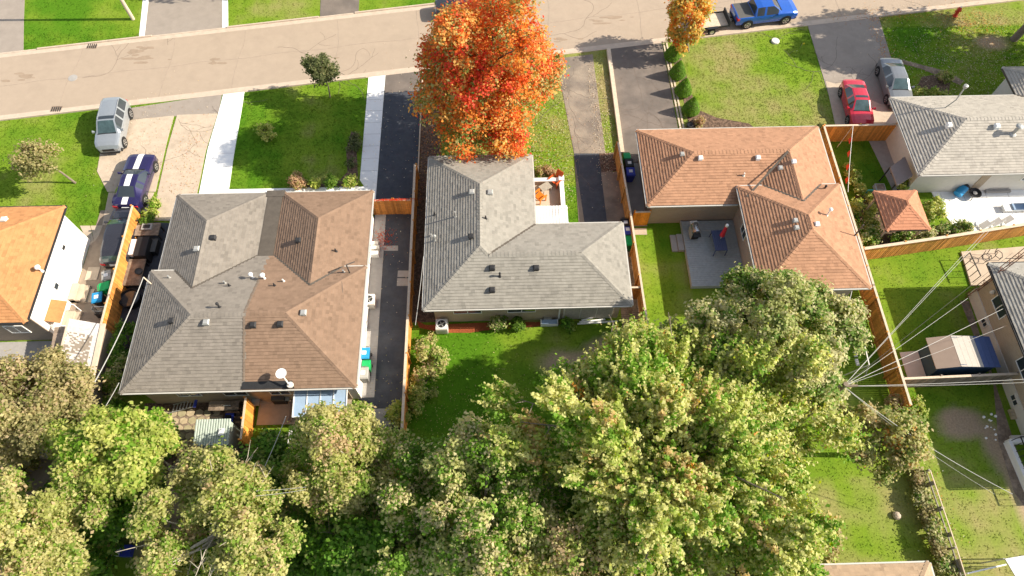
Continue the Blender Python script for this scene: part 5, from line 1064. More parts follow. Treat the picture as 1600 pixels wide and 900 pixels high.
# patio furniture up by H6
for k, (px, py) in enumerate(((1542, 402), (1560, 398))):
    x, y = P(px, py, .5); o = thing('wire_chair', ['left black wire garden chair on the corner patio', 'right black wire garden chair on the corner patio'][k], 'chair', (x, y, .12), .3 + k)
    hx = [(math.cos(t * math.pi / 3) * .33, math.sin(t * math.pi / 3) * .26) for t in range(6)]
    for a, b in zip(hx, hx[1:] + hx[:1]): MB().bar((*a, .42), (*b, .42), .03, .03).build('seat_frame', 'dark', o, world=False)
    for a in hx[::2]: MB().bar((*a, 0), (*a, .42), .03, .03).build('leg', 'dark', o, world=False)
    MB().bar((*hx[1], .42), (hx[1][0], hx[1][1] + .1, .85), .03, .03).build('back_frame', 'dark', o, world=False); MB().bar((*hx[2], .42), (hx[2][0], hx[2][1] + .1, .85), .03, .03).build('back_frame', 'dark', o, world=False)
o = thing('corner_railing', 'thin dark railing edging the patio corner near the antenna tower', 'railing', (31, 22, 0))
a, b = P(1514, 396, .9), P(1531, 432, .9); MB().bar((*a, 1), (*b, 1), .05, .05).build('top_rail', 'dark', o)
for k in range(5): c = lerp2(a, b, k / 4); MB().bar((*c, 0), (*c, 1), .035, .035).build('post', 'dark', o)
# lattice antenna tower on the corner of the brick house
o = thing('antenna_tower', 'rusty lattice antenna tower leaning over the corner of the beige brick house', 'antenna', (*P(1506, 470), 0))
bx0, by0 = P(1508, 466); mat('rust', (.20, .09, .06), .8, .2, 6); TH_ = 6.2
legs = [(bx0 + .0, by0), (bx0 + .3, by0 + .05), (bx0 + .15, by0 + .3)]
for a in legs: MB().tube([(*a, 0), (a[0], a[1], TH_)], .025, 6).build('upright', 'rust', o)
for k in range(14):
    for a, b in zip(legs, legs[1:] + legs[:1]): MB().bar((*a, .3 + .42 * k), (*b, .3 + .42 * k + (.42 if k % 2 else 0)), .02, .02).build('brace', 'rust', o)
MB().bar((bx0 - .5, by0 + .1, 5.0), (bx0 + 1.2, by0 + .1, 5.0), .03, .03).build('cross_arm', 'dark', o); MB().bar((bx0 + .15, by0 + .1, TH_), (bx0 + .15, by0 + .1, TH_ + .5), .1, .1).build('head', 'white', o)
# rooftop / yard bits
x, y = P(1211, 65); MB().lathe(x, y, [(.34, 0), (.34, .1), (.3, .14), (.1, .15)], 14).build('utility_cover', 'offwhite', label='flat pale round cover on the sunny lawn near the blue pickup', category='cover')
o = thing('lawn_flag', 'tiny yellow flag on a wire in the shaded lawn corner', 'flag', (*P(1250, 76), 0)); MB().tube([(0, 0, 0), (0, 0, .6)], .01, 5).build('stake', 'metal_g', o, world=False); MB().box(0, .2, -.004, .004, .45, .6).build('pennant', mat('yellow', (.7, .6, .05), .6, 0) and 'yellow', o, world=False)
x, y = P(1492, 25); o = thing('fire_hydrant', 'dark red fire hydrant in the leaf covered lawn at the top right', 'fire hydrant', (x, y, .0))
MB().lathe(0, 0, [(.2, 0), (.2, .06), (.14, .08), (.14, .62), (.19, .64), (.19, .7), (.13, .82), (.04, .9)], 14).build('barrel', 'redpaint', o, world=False)
for s_ in (-1, 1): MB().tube([(0, 0, .5), (s_ * .24, 0, .5)], .075, 10).build('side_outlet', 'redpaint', o, world=False)
MB().lathe(0, 0, [(.06, .88), (.06, .96)], 6).build('bonnet', 'white', o, world=False)
x, y = P(1400, 806); MB().lathe(x, y, [(.2, 0), (.24, .1), (.18, .22), (.07, .28)], 9).build('garden_stone', 'concrete', label='round pale stone alone in the sunny back lawn', category='stone')
x, y = P(1078, 196, .2); MB().lathe(x, y, [(.2, 0), (.26, .3), (.2, .32), (.02, .3)], 12).build('plant_pot', 'black', label='black pot at the end of the cone shrub bed', category='pot')
# swing set in the shade
o = thing('swing_frame', 'pale metal swing frame in the shade beside the orange side fence', 'swing set', (*P(1355, 560), 0))
a, b = P(1347, 524, 1.8), P(1358, 570, 1.8)
MB().bar((*a, 1.8), (*b, 1.8), .06, .06).build('top_bar', 'offwhite', o)
for q in (a, b):
    for s_ in (-.8, .6): MB().bar((*q, 1.8), (q[0] + s_, q[1], 0), .05, .05).build('leg', 'offwhite', o)
for t in (.35, .65):
    c = lerp2(a, b, t); MB().box(c[0] - .1, c[0] + .1, c[1] - .22, c[1] + .22, .5, .54).build('seat', 'offwhite', o); MB().bar((c[0], c[1] - .2, .54), (c[0], c[1] - .2, 1.8), .015, .015).build('chain', 'metal_g', o); MB().bar((c[0], c[1] + .2, .54), (c[0], c[1] + .2, 1.8), .015, .015).build('chain', 'metal_g', o)
clutter('teal_box', 'pale teal tank beside the swing frame at the tree edge', 'tank', 1326, 530, [('tank', (-.3, .35, -.25, .25, 0, .6), 'blue_panel'), ('lid', (-.33, .38, -.28, .28, .6, .66), 'teal')])
# bottom right canopy
o = thing('patio_canopy', 'grey patio canopy with white rail at the bottom right corner', 'canopy', (*P(1590, 885), 0))
q = PP([(1570, 873), (1612, 866), (1640, 905), (1592, 910)], 2.0); MB().prism(q, 1.95, 2.02).build('roof', 'metal_g', o)
for a in q: MB().bar((a[0], a[1], 0), (a[0], a[1], 1.95), .07, .07).build('post', 'metal_g', o)
a, b = P(1512, 896, .9), P(1572, 882, .9); MB().bar((*a, .9), (*b, .9), .07, .05).build('rail', 'white', o)
for k in range(6): c = lerp2(a, b, k / 5); MB().bar((*c, 0), (*c, .9), .05, .05).build('post', 'white', o)
# ropes with red flags
def sag(a, b, s=.3, n=10): a, b = Vector(a), Vector(b); return [a.lerp(b, t / n) - Vector((0, 0, s * 4 * (t / n) * (1 - t / n))) for t in range(n + 1)]
ft = (P(1333, 196, 1.9)[0], 32.9, 1.9)
o = thing('flag_rope', 'white rope hung with red flags from the orange fence above the shaded lawn', 'flag rope', (ft[0], 30, 0))
e_ = (*P(1325, 300, 1.2), 1.2); pl_ = sag(ft, e_, .1); MB().tube(pl_, .015, 5).build('rope', 'white', o)
for t in (2, 4, 6, 8): p = pl_[t]; MB().hexa([(p.x - .12, p.y - .2, p.z - .3), (p.x - .1, p.y - .2, p.z - .3), (p.x + .01, p.y, p.z - .02), (p.x - .01, p.y, p.z - .02), (p.x - .1, p.y + .18, p.z - .25), (p.x - .08, p.y + .18, p.z - .25), (p.x + .01, p.y + .2, p.z - .02), (p.x - .01, p.y + .2, p.z - .02)]).build('flag', 'redpaint', o)
e2 = (*P(1308, 230, .4), .4); MB().tube([ft, e2], .018, 5).build('rope', 'woodcap', o)

# ================================================================== POLES AND WIRES
x, y = P(208, 30); o = thing('street_pole', 'pale concrete pole on the far lawn at the top left', 'utility pole', (x, y, 0)); MB().lathe(0, 0, [(.16, 0), (.13, 4.5), (.10, 9)], 12).build('shaft', 'kerb', o, world=False); MB().tube([(0, 0, 8.8), (1.5, -1.2, 9.3)], .05, 8).build('arm', 'metal_g', o, world=False)
hx_, hy_ = P(1322, 600, 8.2); o = thing('utility_pole', 'wooden utility pole rising through the round tree crown where all wires meet', 'utility pole', (hx_, hy_, 0))
MB().lathe(0, 0, [(.15, 0), (.12, 8.2)], 12).build('shaft', 'bark', o, world=False); MB().bar((-.7, 0, 7.9), (.7, 0, 7.9), .1, .12).build('cross_arm', 'bark', o, world=False)
HUB = Vector((hx_, hy_, 7.9))
WIRES = [((1556, 350, 5), .02, 'upper twin wire running from the pole toward the white patio', 'wire', .4), ((1548, 352, 5.2), .02, 'lower twin wire running from the pole toward the white patio', 'wire', .4),
         ((1512, 466, 4.6), .02, 'wire from the pole to the lattice antenna corner', 'wire', .3), ((1582, 395, 6), .018, 'dark wire passing over the corner roof', 'wire_d', .2),
         ((1568, 482, 3.2), .026, 'thick white wire from the pole to the beige brick wall', 'wire', .3), ((1572, 509, 3.0), .016, 'thin wire below the thick one reaching the beige brick wall', 'wire', .3),
         ((1640, 590, 6.5), .022, 'upper of two wires running above the grey weathered fence', 'wire', .2), ((1640, 596, 6.2), .018, 'lower of two wires running above the grey weathered fence', 'wire', .2),
         ((1582, 772, 4), .03, 'thick white wire crossing the shaded right lawn diagonally', 'wire', .5), ((1554, 772, 3), .014, 'faint thin wire crossing the shaded right lawn below the thick one', 'wire', .4)]
for (px, py, h), r_, lb, m_, s_ in WIRES:
    e = Vector((*P(px, py, h), h)); MB().tube(sag(HUB, e, s_, 14), r_ * .5, 5).build('overhead_wire', m_, label=lb, category='wire')
MB().tube(sag((*P(1331, 455, 3.3), 3.3), (*P(1315, 533, 7.6), 7.6), .1), .022, 5).build('overhead_wire', 'wire', label='short service wire dropping from the terracotta roof corner', category='wire')
a = (*P(224, 433, 4.0), 4.0)
o = thing('service_bracket', 'pale wire bracket at the west corner of the duplex roof', 'bracket', (*P(232, 441, 3.4), 3.3)); MB().bar((*P(238, 445, 3.5), 3.5), a, .06, .06).build('arm', 'woodcap', o)
MB().tube(sag(a, (*P(148, 597, 5.5), 5.5), .2), .025, 5).build('overhead_wire', 'wire', label='wire from the duplex west corner down to the left trees', category='wire')
MB().tube(sag((*P(152, 655, 4.0), 4.0), (*P(186, 598, 4.3), 4.3), .05), .02, 5).build('overhead_wire', 'wire', label='short wire beside the lower left corner of the duplex', category='wire')
MB().tube(sag((*P(447, 650, 4.5), 4.5), (*P(406, 745, 6), 6), .1), .018, 5).build('overhead_wire', 'wire', label='thin wire over the small bright lawn behind the duplex', category='wire')
for k in range(2): MB().tube(sag((*P(400, 775 - k * 8, 7), 7), (*P(478, 765 - k * 4, 7), 7), .1), .011, 5).build('overhead_wire', 'wire', label=['lower wire crossing the dark gap between two olive trees', 'upper wire crossing the dark gap between two olive trees'][k], category='wire')
MB().tube(sag((*P(662, 400, 3.6), 3.6), (*P(649, 508, 2.4), 2.4), .1), .016, 5).build('overhead_wire', 'wire', label='thin wire down the west side of the grey bungalow', category='wire')
MB().tube(sag((*P(534, 440, 4.0), 4.0), (*P(547, 598, 3.5), 3.5), .03), .016, 5).build('roof_cable', 'wire_d', label='dark cable lying across the tan roof of the duplex', category='cable')
# ================================================================== FOLIAGE
def leaf_mesh(name, pos, nor, la, lb, col, parent=None, m='leaf', org=(0, 0, 0), rng=None):
    n = len(pos); rng = rng or np.random.default_rng(1)
    nor = nor / (np.linalg.norm(nor, axis=1, keepdims=True) + 1e-9); col = np.clip(np.asarray(col) * 1.18, 0, .85)
    r = rng.normal(size=(n, 3)); a = np.cross(nor, r); a /= (np.linalg.norm(a, axis=1, keepdims=True) + 1e-9); b = np.cross(nor, a)
    la = la[:, None]; lb = lb[:, None]
    V = np.stack([pos - a * la, pos + b * lb - a * la * .15, pos + a * la, pos - b * lb - a * la * .15], 1).reshape(-1, 3) - np.array(org)
    me = bpy.data.meshes.new(name); me.vertices.add(4 * n); me.vertices.foreach_set('co', V.astype(np.float32).ravel())
    me.loops.add(4 * n); me.loops.foreach_set('vertex_index', np.arange(4 * n, dtype=np.int32)); me.polygons.add(n)
    me.polygons.foreach_set('loop_start', np.arange(0, 4 * n, 4, dtype=np.int32)); me.polygons.foreach_set('loop_total', np.full(n, 4, dtype=np.int32))
    me.update(calc_edges=True)
    at = me.attributes.new('col', 'FLOAT_COLOR', 'FACE'); c4 = np.ones((n, 4), np.float32); c4[:, :3] = col; at.data.foreach_set('color', c4.ravel())
    me.materials.append(M[m]); o = bpy.data.objects.new(name, me); C.objects.link(o)
    if parent is not None: o.parent = parent
    return o
PAL = dict(
  maple=[((.68, .15, .035), 4), ((.70, .26, .05), 3.6), ((.64, .08, .04), 1.6), ((.68, .40, .12), 2.4), ((.36, .34, .13), 2.2), ((.16, .22, .05), 1.8)],
  maple2=[((.66, .27, .04), 3), ((.62, .42, .10), 3), ((.38, .36, .10), 3), ((.66, .12, .03), .7)],
  pale=[((.46, .43, .19), 4), ((.34, .35, .11), 3), ((.17, .26, .035), 2.8), ((.46, .35, .2), .8)],
  olive=[((.38, .33, .16), 4), ((.27, .25, .11), 3), ((.17, .19, .05), 2), ((.42, .33, .2), 1)],
  lime=[((.46, .46, .15), 4.5), ((.32, .37, .08), 3), ((.14, .26, .02), 2)],
  green=[((.15, .27, .03), 3.4), ((.44, .44, .18), 3.6), ((.09, .18, .015), 2.4), ((.52, .46, .26), 2)],
  silver=[((.48, .45, .25), 4), ((.33, .35, .13), 3), ((.13, .22, .035), 3)],
  mixed=[((.52, .51, .21), 4.6), ((.36, .41, .10), 3), ((.15, .28, .025), 2.8), ((.50, .38, .17), .5), ((.62, .30, .08), .06)],
  autumn=[((.38, .38, .15), 4), ((.42, .35, .18), 3), ((.58, .28, .08), .35), ((.15, .21, .04), 2)],
  dark=[((.10, .22, .02), 3), ((.15, .28, .03), 2), ((.24, .30, .08), 1.4), ((.06, .13, .015), 1.5)],
  conifer=[((.09, .17, .02), 3), ((.15, .24, .03), 2)],
  small=[((.13, .15, .06), 3), ((.20, .20, .09), 2), ((.07, .09, .03), 2)],
  rose=[((.45, .30, .18), 3), ((.30, .28, .10), 2)])
def foliage(c, rad, nl, ncl, nlf, size, pal, seed, lobe=.42, el=.5, esize=.22, low=-.35, inner=.25, upb=.5, base=None):
    """uneven crown of leaf clumps: lobes on an ellipsoid, clumps on the lobes, leaves in the clumps"""
    nlf = max(8, int(nlf * .82)); size = size * 1.05; rg = np.random.default_rng(seed); c = np.array(c, float); rad = np.array(rad, float); rm = rad.mean()
    L = []
    while len(L) < nl:
        d = rg.normal(size=3); d /= np.linalg.norm(d)
        if d[2] < low: continue
        az = math.atan2(d[1], d[0]); f_ = rg.uniform(.40, .86) if nl < 100 else rg.uniform(.18, .92) ** .75 * (1 + .16 * math.sin(3 * az + seed) + .12 * math.sin(5 * az + 2 * seed) + .10 * math.sin(2 * az - seed + 3 * d[2])); L.append((c + d * rad * f_, d, rm * lobe * rg.uniform(.6, 1.2) * (1.25 - .4 * f_)))
    lw = np.array([l[2] ** 2 for l in L]); idx = rg.choice(nl, ncl, p=lw / lw.sum())
    lc = np.array([l[0] for l in L])[idx]; ld = np.array([l[1] for l in L])[idx]; lr = np.array([l[2] for l in L])[idx]
    dd = rg.normal(size=(ncl, 3)) + ld * 1.0 + np.array([0, 0, upb]); dd /= np.linalg.norm(dd, axis=1, keepdims=True)
    ish = rg.random(ncl) < inner
    cc = lc + dd * (lr * np.where(ish, rg.uniform(.2, .8, ncl), rg.uniform(.85, 1.12, ncl)))[:, None] * np.array([1, 1, rad[2] / rm])
    oc = (cc - c) / rad; oc /= np.linalg.norm(oc, axis=1, keepdims=True) + 1e-9; ax = dd * (.6 if el < .3 else .25) + oc * (.2 if el < .3 else 1.0) + np.array([0, 0, .55]); ax /= np.linalg.norm(ax, axis=1, keepdims=True)
    P_ = PAL[pal]; w_ = np.array([p[1] for p in P_]); pc = np.array([p[0] for p in P_])
    lobcol = rg.choice(len(P_), nl, p=w_ / w_.sum()); pick = np.where(rg.random(ncl) < .45, lobcol[idx], rg.choice(len(P_), ncl, p=w_ / w_.sum()))
    ccol = pc[pick]
    n = ncl * nlf; k = np.repeat(np.arange(ncl), nlf)
    t = rg.normal(size=n) * el; tp = 1 if el < .3 else (1.15 - .45 * np.clip(t / el, -1, 2))[:, None]; off = rg.normal(size=(n, 3)) * esize * tp
    pos = cc[k] + ax[k] * t[:, None] + off
    nor = off / (np.linalg.norm(off, axis=1, keepdims=True) + 1e-6) * .55 + ax[k] * .35 + np.array([0.12, 0, .65]) + rg.normal(size=(n, 3)) * .45
    alt = pc[rg.choice(len(P_), n, p=w_ / w_.sum())]
    mixw = (rg.random(n) < .22)[:, None]
    col = np.where(mixw, alt, ccol[k]) * rg.uniform(.78, 1.2, (n, 1))
    s = size * rg.uniform(.5, 1.4, n)
    ok = pos[:, 2] > .12
    return pos[ok], nor[ok], s[ok], s[ok] * rg.uniform(.55, .8, ok.sum()), col[ok], L, rg
def tree(name, label, base, c, rad, nl, ncl, nlf, size, pal, seed, bark='bark', tr=.2, group=None, limbs=14, bare=0, cat='tree', subs=0, spread=(.42, .66), fs=(.40, .60), **k):
    if subs:
        r2 = random.Random(seed * 7); A = []; L = []
        for q in range(subs):
            an = 6.283 * q / (subs - 1) + r2.uniform(-.35, .35); rr_ = 0 if q == subs - 1 else r2.uniform(*spread); f = r2.uniform(*fs) if rr_ else fs[1] * 1.1
            c2 = (c[0] + rad[0] * rr_ * math.cos(an), c[1] + rad[1] * rr_ * math.sin(an), c[2] + rad[2] * (r2.uniform(-.35, .2) if rr_ else .38))
            a_ = foliage(c2, (rad[0] * f, rad[1] * f, rad[2] * f * 1.15), max(5, nl // subs), ncl // subs, nlf, size, pal, seed * 31 + q, **{**k, 'lobe': k.get('lobe', .3) * 1.45})
            A.append(a_); L += a_[5]
        pos, nor, la, lb, col = [np.concatenate([a_[i] for a_ in A]) for i in range(5)]; rg = A[0][6]
    else: pos, nor, la, lb, col, L, rg = foliage(c, rad, nl, ncl, nlf, size, pal, seed, **k)
    o = thing(name, label, cat, (base[0], base[1], 0), 0, group)
    rd = random.Random(seed); b = MB(); B = Vector((base[0], base[1], 0)); Cc = Vector(c); top = Cc + Vector((0, 0, rad[2] * .35))
    fork = B.lerp(Vector((Cc.x, Cc.y, max(.5, Cc.z - rad[2] * .55))), 1)
    b.tube([B, B.lerp(fork, .5) + Vector((rd.uniform(-.1, .1), rd.uniform(-.1, .1), 0)), fork, fork.lerp(top, .6), top], [tr * 1.25, tr, tr * .8, tr * .45, tr * .12], 8)
    b.build('trunk', bark, o)
    lb_ = MB()
    for (lc, d, lr) in sorted(L, key=lambda q: -q[2])[:limbs]:
        lc = Vector(lc); st = fork.lerp(top, rd.uniform(0, .7)); m1 = st.lerp(lc, .5) + Vector((rd.uniform(-.3, .3), rd.uniform(-.3, .3), rd.uniform(-.1, .3))) * (rad[0] / 4)
        lb_.tube([st, m1, lc, lc + (lc - m1) * .5], [tr * .42, tr * .28, tr * .15, tr * .05], 6)
        for q in range(4):
            e = lc + Vector((rd.gauss(0, 1), rd.gauss(0, 1), rd.gauss(.5, .6))).normalized() * lr * rd.uniform(.7, 1.1)
            lb_.tube([m1.lerp(lc, rd.uniform(.3, 1)), e], [tr * .12, tr * .03], 4)
    for q in range(bare):
        d = Vector((rd.gauss(0, 1), rd.gauss(0, .8), rd.uniform(.3, 1))).normalized(); e = Cc + Vector((d.x * rad[0], d.y * rad[1], d.z * rad[2])) * 1.08; st = fork.lerp(top, rd.uniform(.2, .8))
        mid = st.lerp(e, .55) + Vector((rd.uniform(-.3, .3), rd.uniform(-.3, .3), .1)); lb_.tube([st, mid, e], [tr * .3, tr * .16, tr * .05], 5)
        for _ in range(4): s2 = mid.lerp(e, rd.random()); lb_.tube([s2, s2 + Vector((rd.gauss(0, .4), rd.gauss(0, .4), rd.uniform(0, .6)))], [tr * .09, tr * .03], 4)
    if lb_.v: lb_.build('branches', bark, o)
    leaf_mesh('crown', pos, nor, la, lb, col, o, 'leaf', (base[0], base[1], 0), rg)
    return o
def G3(px, py, h): return (*P(px, py, h), h)
# the orange maple and the small trees
c = G3(757, 122, 6.6)
tree('maple_tree', 'big orange and red autumn maple in front of the grey bungalow', (c[0], c[1] + .3), c, (5.35, 5.0, 5.9), 72, 2900, 46, .09, 'maple', 221, subs=14, spread=(.30, .42), fs=(.54, .64), tr=.24, lobe=.30, el=.16, esize=.22, low=-.8, inner=.3)
b_ = P(1075, 80)
tree('maple_tree', 'small orange yellow maple at the kerb left of the trailer', b_, G3(1073, 31, 3.3), (1.5, 1.45, 2.1), 16, 260, 40, .10, 'maple2', 22, tr=.1, lobe=.42, el=.1, esize=.16, low=-.8)
b_ = P(516, 152)
tree('young_tree', 'small dark round tree with thin trunk near the road edge', b_, (b_[0], b_[1] + .05, 2.75), (.95, .9, 1.05), 26, 170, 34, .075, 'small', 23, tr=.05, lobe=.5, el=.1, esize=.12, low=-.7)
b_ = P(118, 286)
tree('young_tree', 'sparse pale leafed tree on the left lawn below the silver suv', b_, (b_[0] - .9, b_[1] + .1, 2.7), (1.75, 1.3, 1.0), 14, 150, 26, .09, 'olive', 24, tr=.07, lobe=.35, el=.25, esize=.18, low=-.6)
# back yard trees
c = G3(1063, 705, 7.6)
tree('silver_maple', 'largest tree, broad crown of yellow green pointed shoots filling the lower centre', (c[0], c[1] - .5), c, (7.6, 7.0, 3.7), 150, 4600, 60, .082, 'mixed', 31, tr=.34, lobe=.20, el=.30, esize=.09, low=-.02, inner=.3, bare=10)
c = G3(1182, 530, 6.9)
tree('round_tree', 'round crowned grey green tree above and behind the largest tree', (c[0], c[1] - .3), c, (6.0, 4.7, 4.0), 64, 3000, 48, .082, 'silver', 32, subs=9, spread=(.38, .52), fs=(.50, .60), tr=.28, lobe=.24, el=.08, esize=.13, low=-.5)
c = G3(1378, 682, 3.9)
tree('autumn_tree', 'small brownish tree with orange tips at the lower end of the orange side fence', (c[0], c[1]), c, (2.3, 1.8, 1.9), 22, 560, 44, .08, 'autumn', 33, tr=.14, lobe=.34, el=.12, esize=.14, low=-.5)
c = G3(48, 632, 4.2)
tree('olive_tree', 'brownish olive tree at the left edge beside the weathered shed', (c[0], c[1] - .3), c, (3.3, 2.9, 3.1), 40, 1500, 50, .082, 'olive', 34, subs=7, tr=.22, lobe=.32, el=.16, esize=.22, low=-.5)
c = G3(186, 706, 4.6)
tree('lime_tree', 'bright lime green tree left of the paved back patio', (c[0], c[1]), c, (3.0, 2.5, 2.8), 36, 1100, 44, .10, 'lime', 35, subs=6, tr=.16, lobe=.32, el=.12, esize=.17, low=-.6)
c = G3(45, 835, 5.2)
tree('broad_tree', 'wide yellow olive tree in the bottom left corner', (c[0], c[1]), c, (4.2, 3.3, 3.2), 40, 1700, 50, .08, 'pale', 36, subs=7, tr=.22, lobe=.28, el=.14, esize=.16, low=-.4)
c = G3(345, 835, 5.2)
tree('broad_tree', 'large olive green tree with bare twigs, second broad crown from the bottom left corner', (c[0], c[1]), c, (4.3, 3.6, 3.3), 48, 1900, 46, .08, 'pale', 37, subs=8, bark='bark_p', tr=.2, lobe=.27, el=.14, esize=.15, low=-.4, bare=16)
c = G3(330, 738, 3.2)
tree('bare_tree', 'thin tree with pale bare branches just below the green corrugated shed', (c[0], c[1]), c, (2.0, 1.0, 1.9), 10, 90, 30, .08, 'olive', 38, bark='bark_p', tr=.13, lobe=.3, el=.2, esize=.2, low=-.2, bare=26)
c = G3(543, 715, 4.9)
tree('beige_leaf_tree', 'pale beige green tree right behind the tan half of the duplex', (c[0], c[1] - .2), c, (3.2, 3.0, 3.2), 36, 1450, 50, .078, 'pale', 39, subs=7, spread=(.36, .5), fs=(.48, .6), bark='bark_p', tr=.16, lobe=.28, el=.12, esize=.15, low=-.55)
c = G3(745, 800, 5.8)
tree('green_tree', 'deep green tree with pale leaf tips between the beige tree and the largest tree', (c[0], c[1]), c, (5.2, 4.3, 3.6), 56, 2300, 48, .082, 'green', 40, subs=9, spread=(.4, .6), fs=(.46, .58), tr=.26, lobe=.25, el=.14, esize=.14, low=-.3)
c = G3(950, 905, 6.0)
tree('green_tree', 'low green crown cut off at the bottom edge below the largest tree', (c[0], c[1]), c, (4.4, 2.8, 3.0), 36, 1200, 48, .082, 'pale', 41, subs=6, tr=.24, lobe=.32, el=.2, esize=.2, low=-.3)
c = G3(1190, 880, 5.0)
tree('green_tree', 'drooping green and brown crown at the bottom left of the tan roof', (c[0], c[1]), c, (2.2, 1.8, 2.8), 20, 520, 70, .08, 'autumn', 42, tr=.2, lobe=.3, el=.3, esize=.09, low=-.3)
c = G3(560, 850, 2.6)
tree('dark_shrub_tree', 'dark green low tree in the shaded gap below the beige green tree', (c[0], c[1]), c, (2.4, 2.0, 1.9), 18, 420, 40, .11, 'dark', 43, tr=.12, lobe=.4, el=.2, esize=.22, low=-.5, bare=10)
c = G3(415, 730, 2.0)
tree('dark_shrub_tree', 'dark leafy tree beside the small bright lawn behind the duplex', (c[0], c[1]), c, (1.4, 1.5, 1.4), 12, 220, 40, .10, 'dark', 44, tr=.1, lobe=.4, el=.2, esize=.2, low=-.5)
c = G3(205, 790, 2.4)
tree('dark_shrub_tree', 'vivid dark green low tree below the lime green tree', (c[0], c[1]), c, (2.2, 1.5, 1.7), 14, 320, 40, .11, 'dark', 45, tr=.1, lobe=.42, el=.2, esize=.22, low=-.5)
c = G3(110, 890, 2.2)
tree('dark_shrub_tree', 'dark green low tree at the bottom edge between the two broad trees', (c[0], c[1]), c, (2.2, 1.5, 1.6), 14, 300, 40, .11, 'dark', 46, tr=.1, lobe=.42, el=.2, esize=.22, low=-.5)
c = G3(640, 745, 2.0)
tree('dark_shrub_tree', 'green undergrowth tree at the lower end of the long thin fence', (c[0], c[1]), c, (1.3, 2.0, 1.5), 14, 280, 40, .10, 'green', 47, tr=.1, lobe=.4, el=.2, esize=.2, low=-.5)
# street trees at the top right whose shade crosses the driveway, and across the road
tree('street_tree', 'street tree reaching into the top right corner over the leaf covered lawn', (42.4, 43.3), (42.8, 43.0, 7.6), (4.6, 4.0, 3.6), 30, 560, 36, .17, 'autumn', 51, tr=.25, lobe=.34, el=.2, esize=.26, low=-.5)
tree('street_tree', 'second street tree outside the right edge behind the pale roof house lawn', (49.5, 39.5), (49.5, 39.5, 8.2), (5.4, 5.0, 4.0), 30, 480, 36, .19, 'autumn', 52, tr=.28, lobe=.34, el=.2, esize=.26, low=-.5)
tree('street_tree', 'tree across the road above the top edge, over the left lawns', (-16.5, 53.4), (-16.5, 53.4, 6.5), (3.6, 3.2, 3.4), 24, 500, 40, .15, 'green', 53, tr=.2, lobe=.36, el=.2, esize=.26, low=-.5)
tree('street_tree', 'tree across the road above the top edge, at the far left driveway', (-24.5, 52.6), (-24.0, 53.4, 5.5), (3.2, 2.6, 2.6), 24, 420, 40, .15, 'green', 54, tr=.2, lobe=.36, el=.2, esize=.26, low=-.5)
# shrubs
def shrub(name, label, px, py, h, rad, n, pal, seed, size=.07, group=None, lobe=.45, cat='shrub', nl=9, **k):
    x, y = P(px, py, h * .5); c = (x, y, h * .5)
    pos, nor, la, lb, col, L, rg = foliage(c, (rad[0], rad[1], h * .5), nl, n, 26, size, pal, seed, lobe=lobe, el=k.get('el', .08), esize=k.get('es', .10), low=-.6, inner=.3)
    o = thing(name, label, cat, (x, y, 0), 0, group)
    st = MB(); rd = random.Random(seed)
    for q in range(5): st.tube([(x, y, 0), (x + rd.uniform(-.5, .5) * rad[0], y + rd.uniform(-.5, .5) * rad[1], h * .7)], [.03, .012], 5)
    st.build('stem', 'bark', o); leaf_mesh('foliage', pos, nor, la, lb, col, o, 'leaf', (x, y, 0), rg)
def cone(label, px, py, h, r, seed):
    x, y = P(px, py); rg = np.random.default_rng(seed); n = 3600; t = 1 - np.sqrt(rg.random(n)) ; an = rg.uniform(0, 6.283, n)
    prof = np.where(t < .18, .72 + t / .18 * .28, (1 - (t - .18) / .82) ** .8); rr_ = r * prof * rg.uniform(.86, 1.06, n)
    pos = np.stack([x + rr_ * np.cos(an), y + rr_ * np.sin(an), t * h + .08], 1); nor = np.stack([np.cos(an), np.sin(an), np.full(n, .5)], 1) + rg.normal(size=(n, 3)) * .35
    c0 = np.array([(.13, .24, .025)]) * rg.uniform(.7, 1.5, (n, 1)); s = np.full(n, .055)
    o = thing('cone_shrub', label, 'shrub', (x, y, 0), 0, 'clipped cone shrubs beside the double driveway')
    MB().tube([(x, y, 0), (x, y, h * .8)], [.04, .01], 6).build('stem', 'bark', o); leaf_mesh('foliage', pos, nor, s, s * .6, c0, o, 'leaf', (x, y, 0), rg)
for k, (px, py, lb) in enumerate(((1049, 92, 'nearest the road'), (1057, 120, 'second from the road'), (1066, 147, 'third from the road'), (1078, 176, 'nearest the house'))):
    cone('clipped green cone shrub beside the double driveway, ' + lb, px, py, 1.65, .66, 60 + k)
shrub('hedge_bush', 'large pale leafy bush against the long thin fence in the back yard', 672, 552, 1.5, (1.0, 1.3), 200, 'pale', 71)
shrub('hedge_bush', 'yellowish low bush below the large pale bush at the fence', 665, 595, .9, (.8, .9), 90, 'pale', 72)
shrub('hedge_bush', 'pale bush leaning on the fence above the shaded lawn corner', 652, 625, 1.0, (.5, .8), 80, 'lime', 73)
shrub('round_bush', 'green bush on the patio side of the long thin fence', 622, 648, 1.2, (.5, .7), 90, 'lime', 74)
shrub('twiggy_bush', 'dark twiggy bush at the lower end of the pale patio', 622, 682, 1.0, (.4, .8), 60, 'small', 75)
shrub('round_bush', 'leafy bush in the middle of the shaded front lawn', 415, 208, .9, (.75, .6), 80, 'lime', 76)
shrub('hydrangea', 'beige flowering bush at the bottom of the front lawn bed', 464, 283, 1.0, (.6, .55), 90, 'rose', 77)
shrub('round_bush', 'small lime bush right of the beige flowering bush', 490, 288, .6, (.35, .35), 40, 'lime', 78)
shrub('round_bush', 'dark green bush, middle of the front bed', 515, 285, .8, (.45, .45), 60, 'conifer', 79)
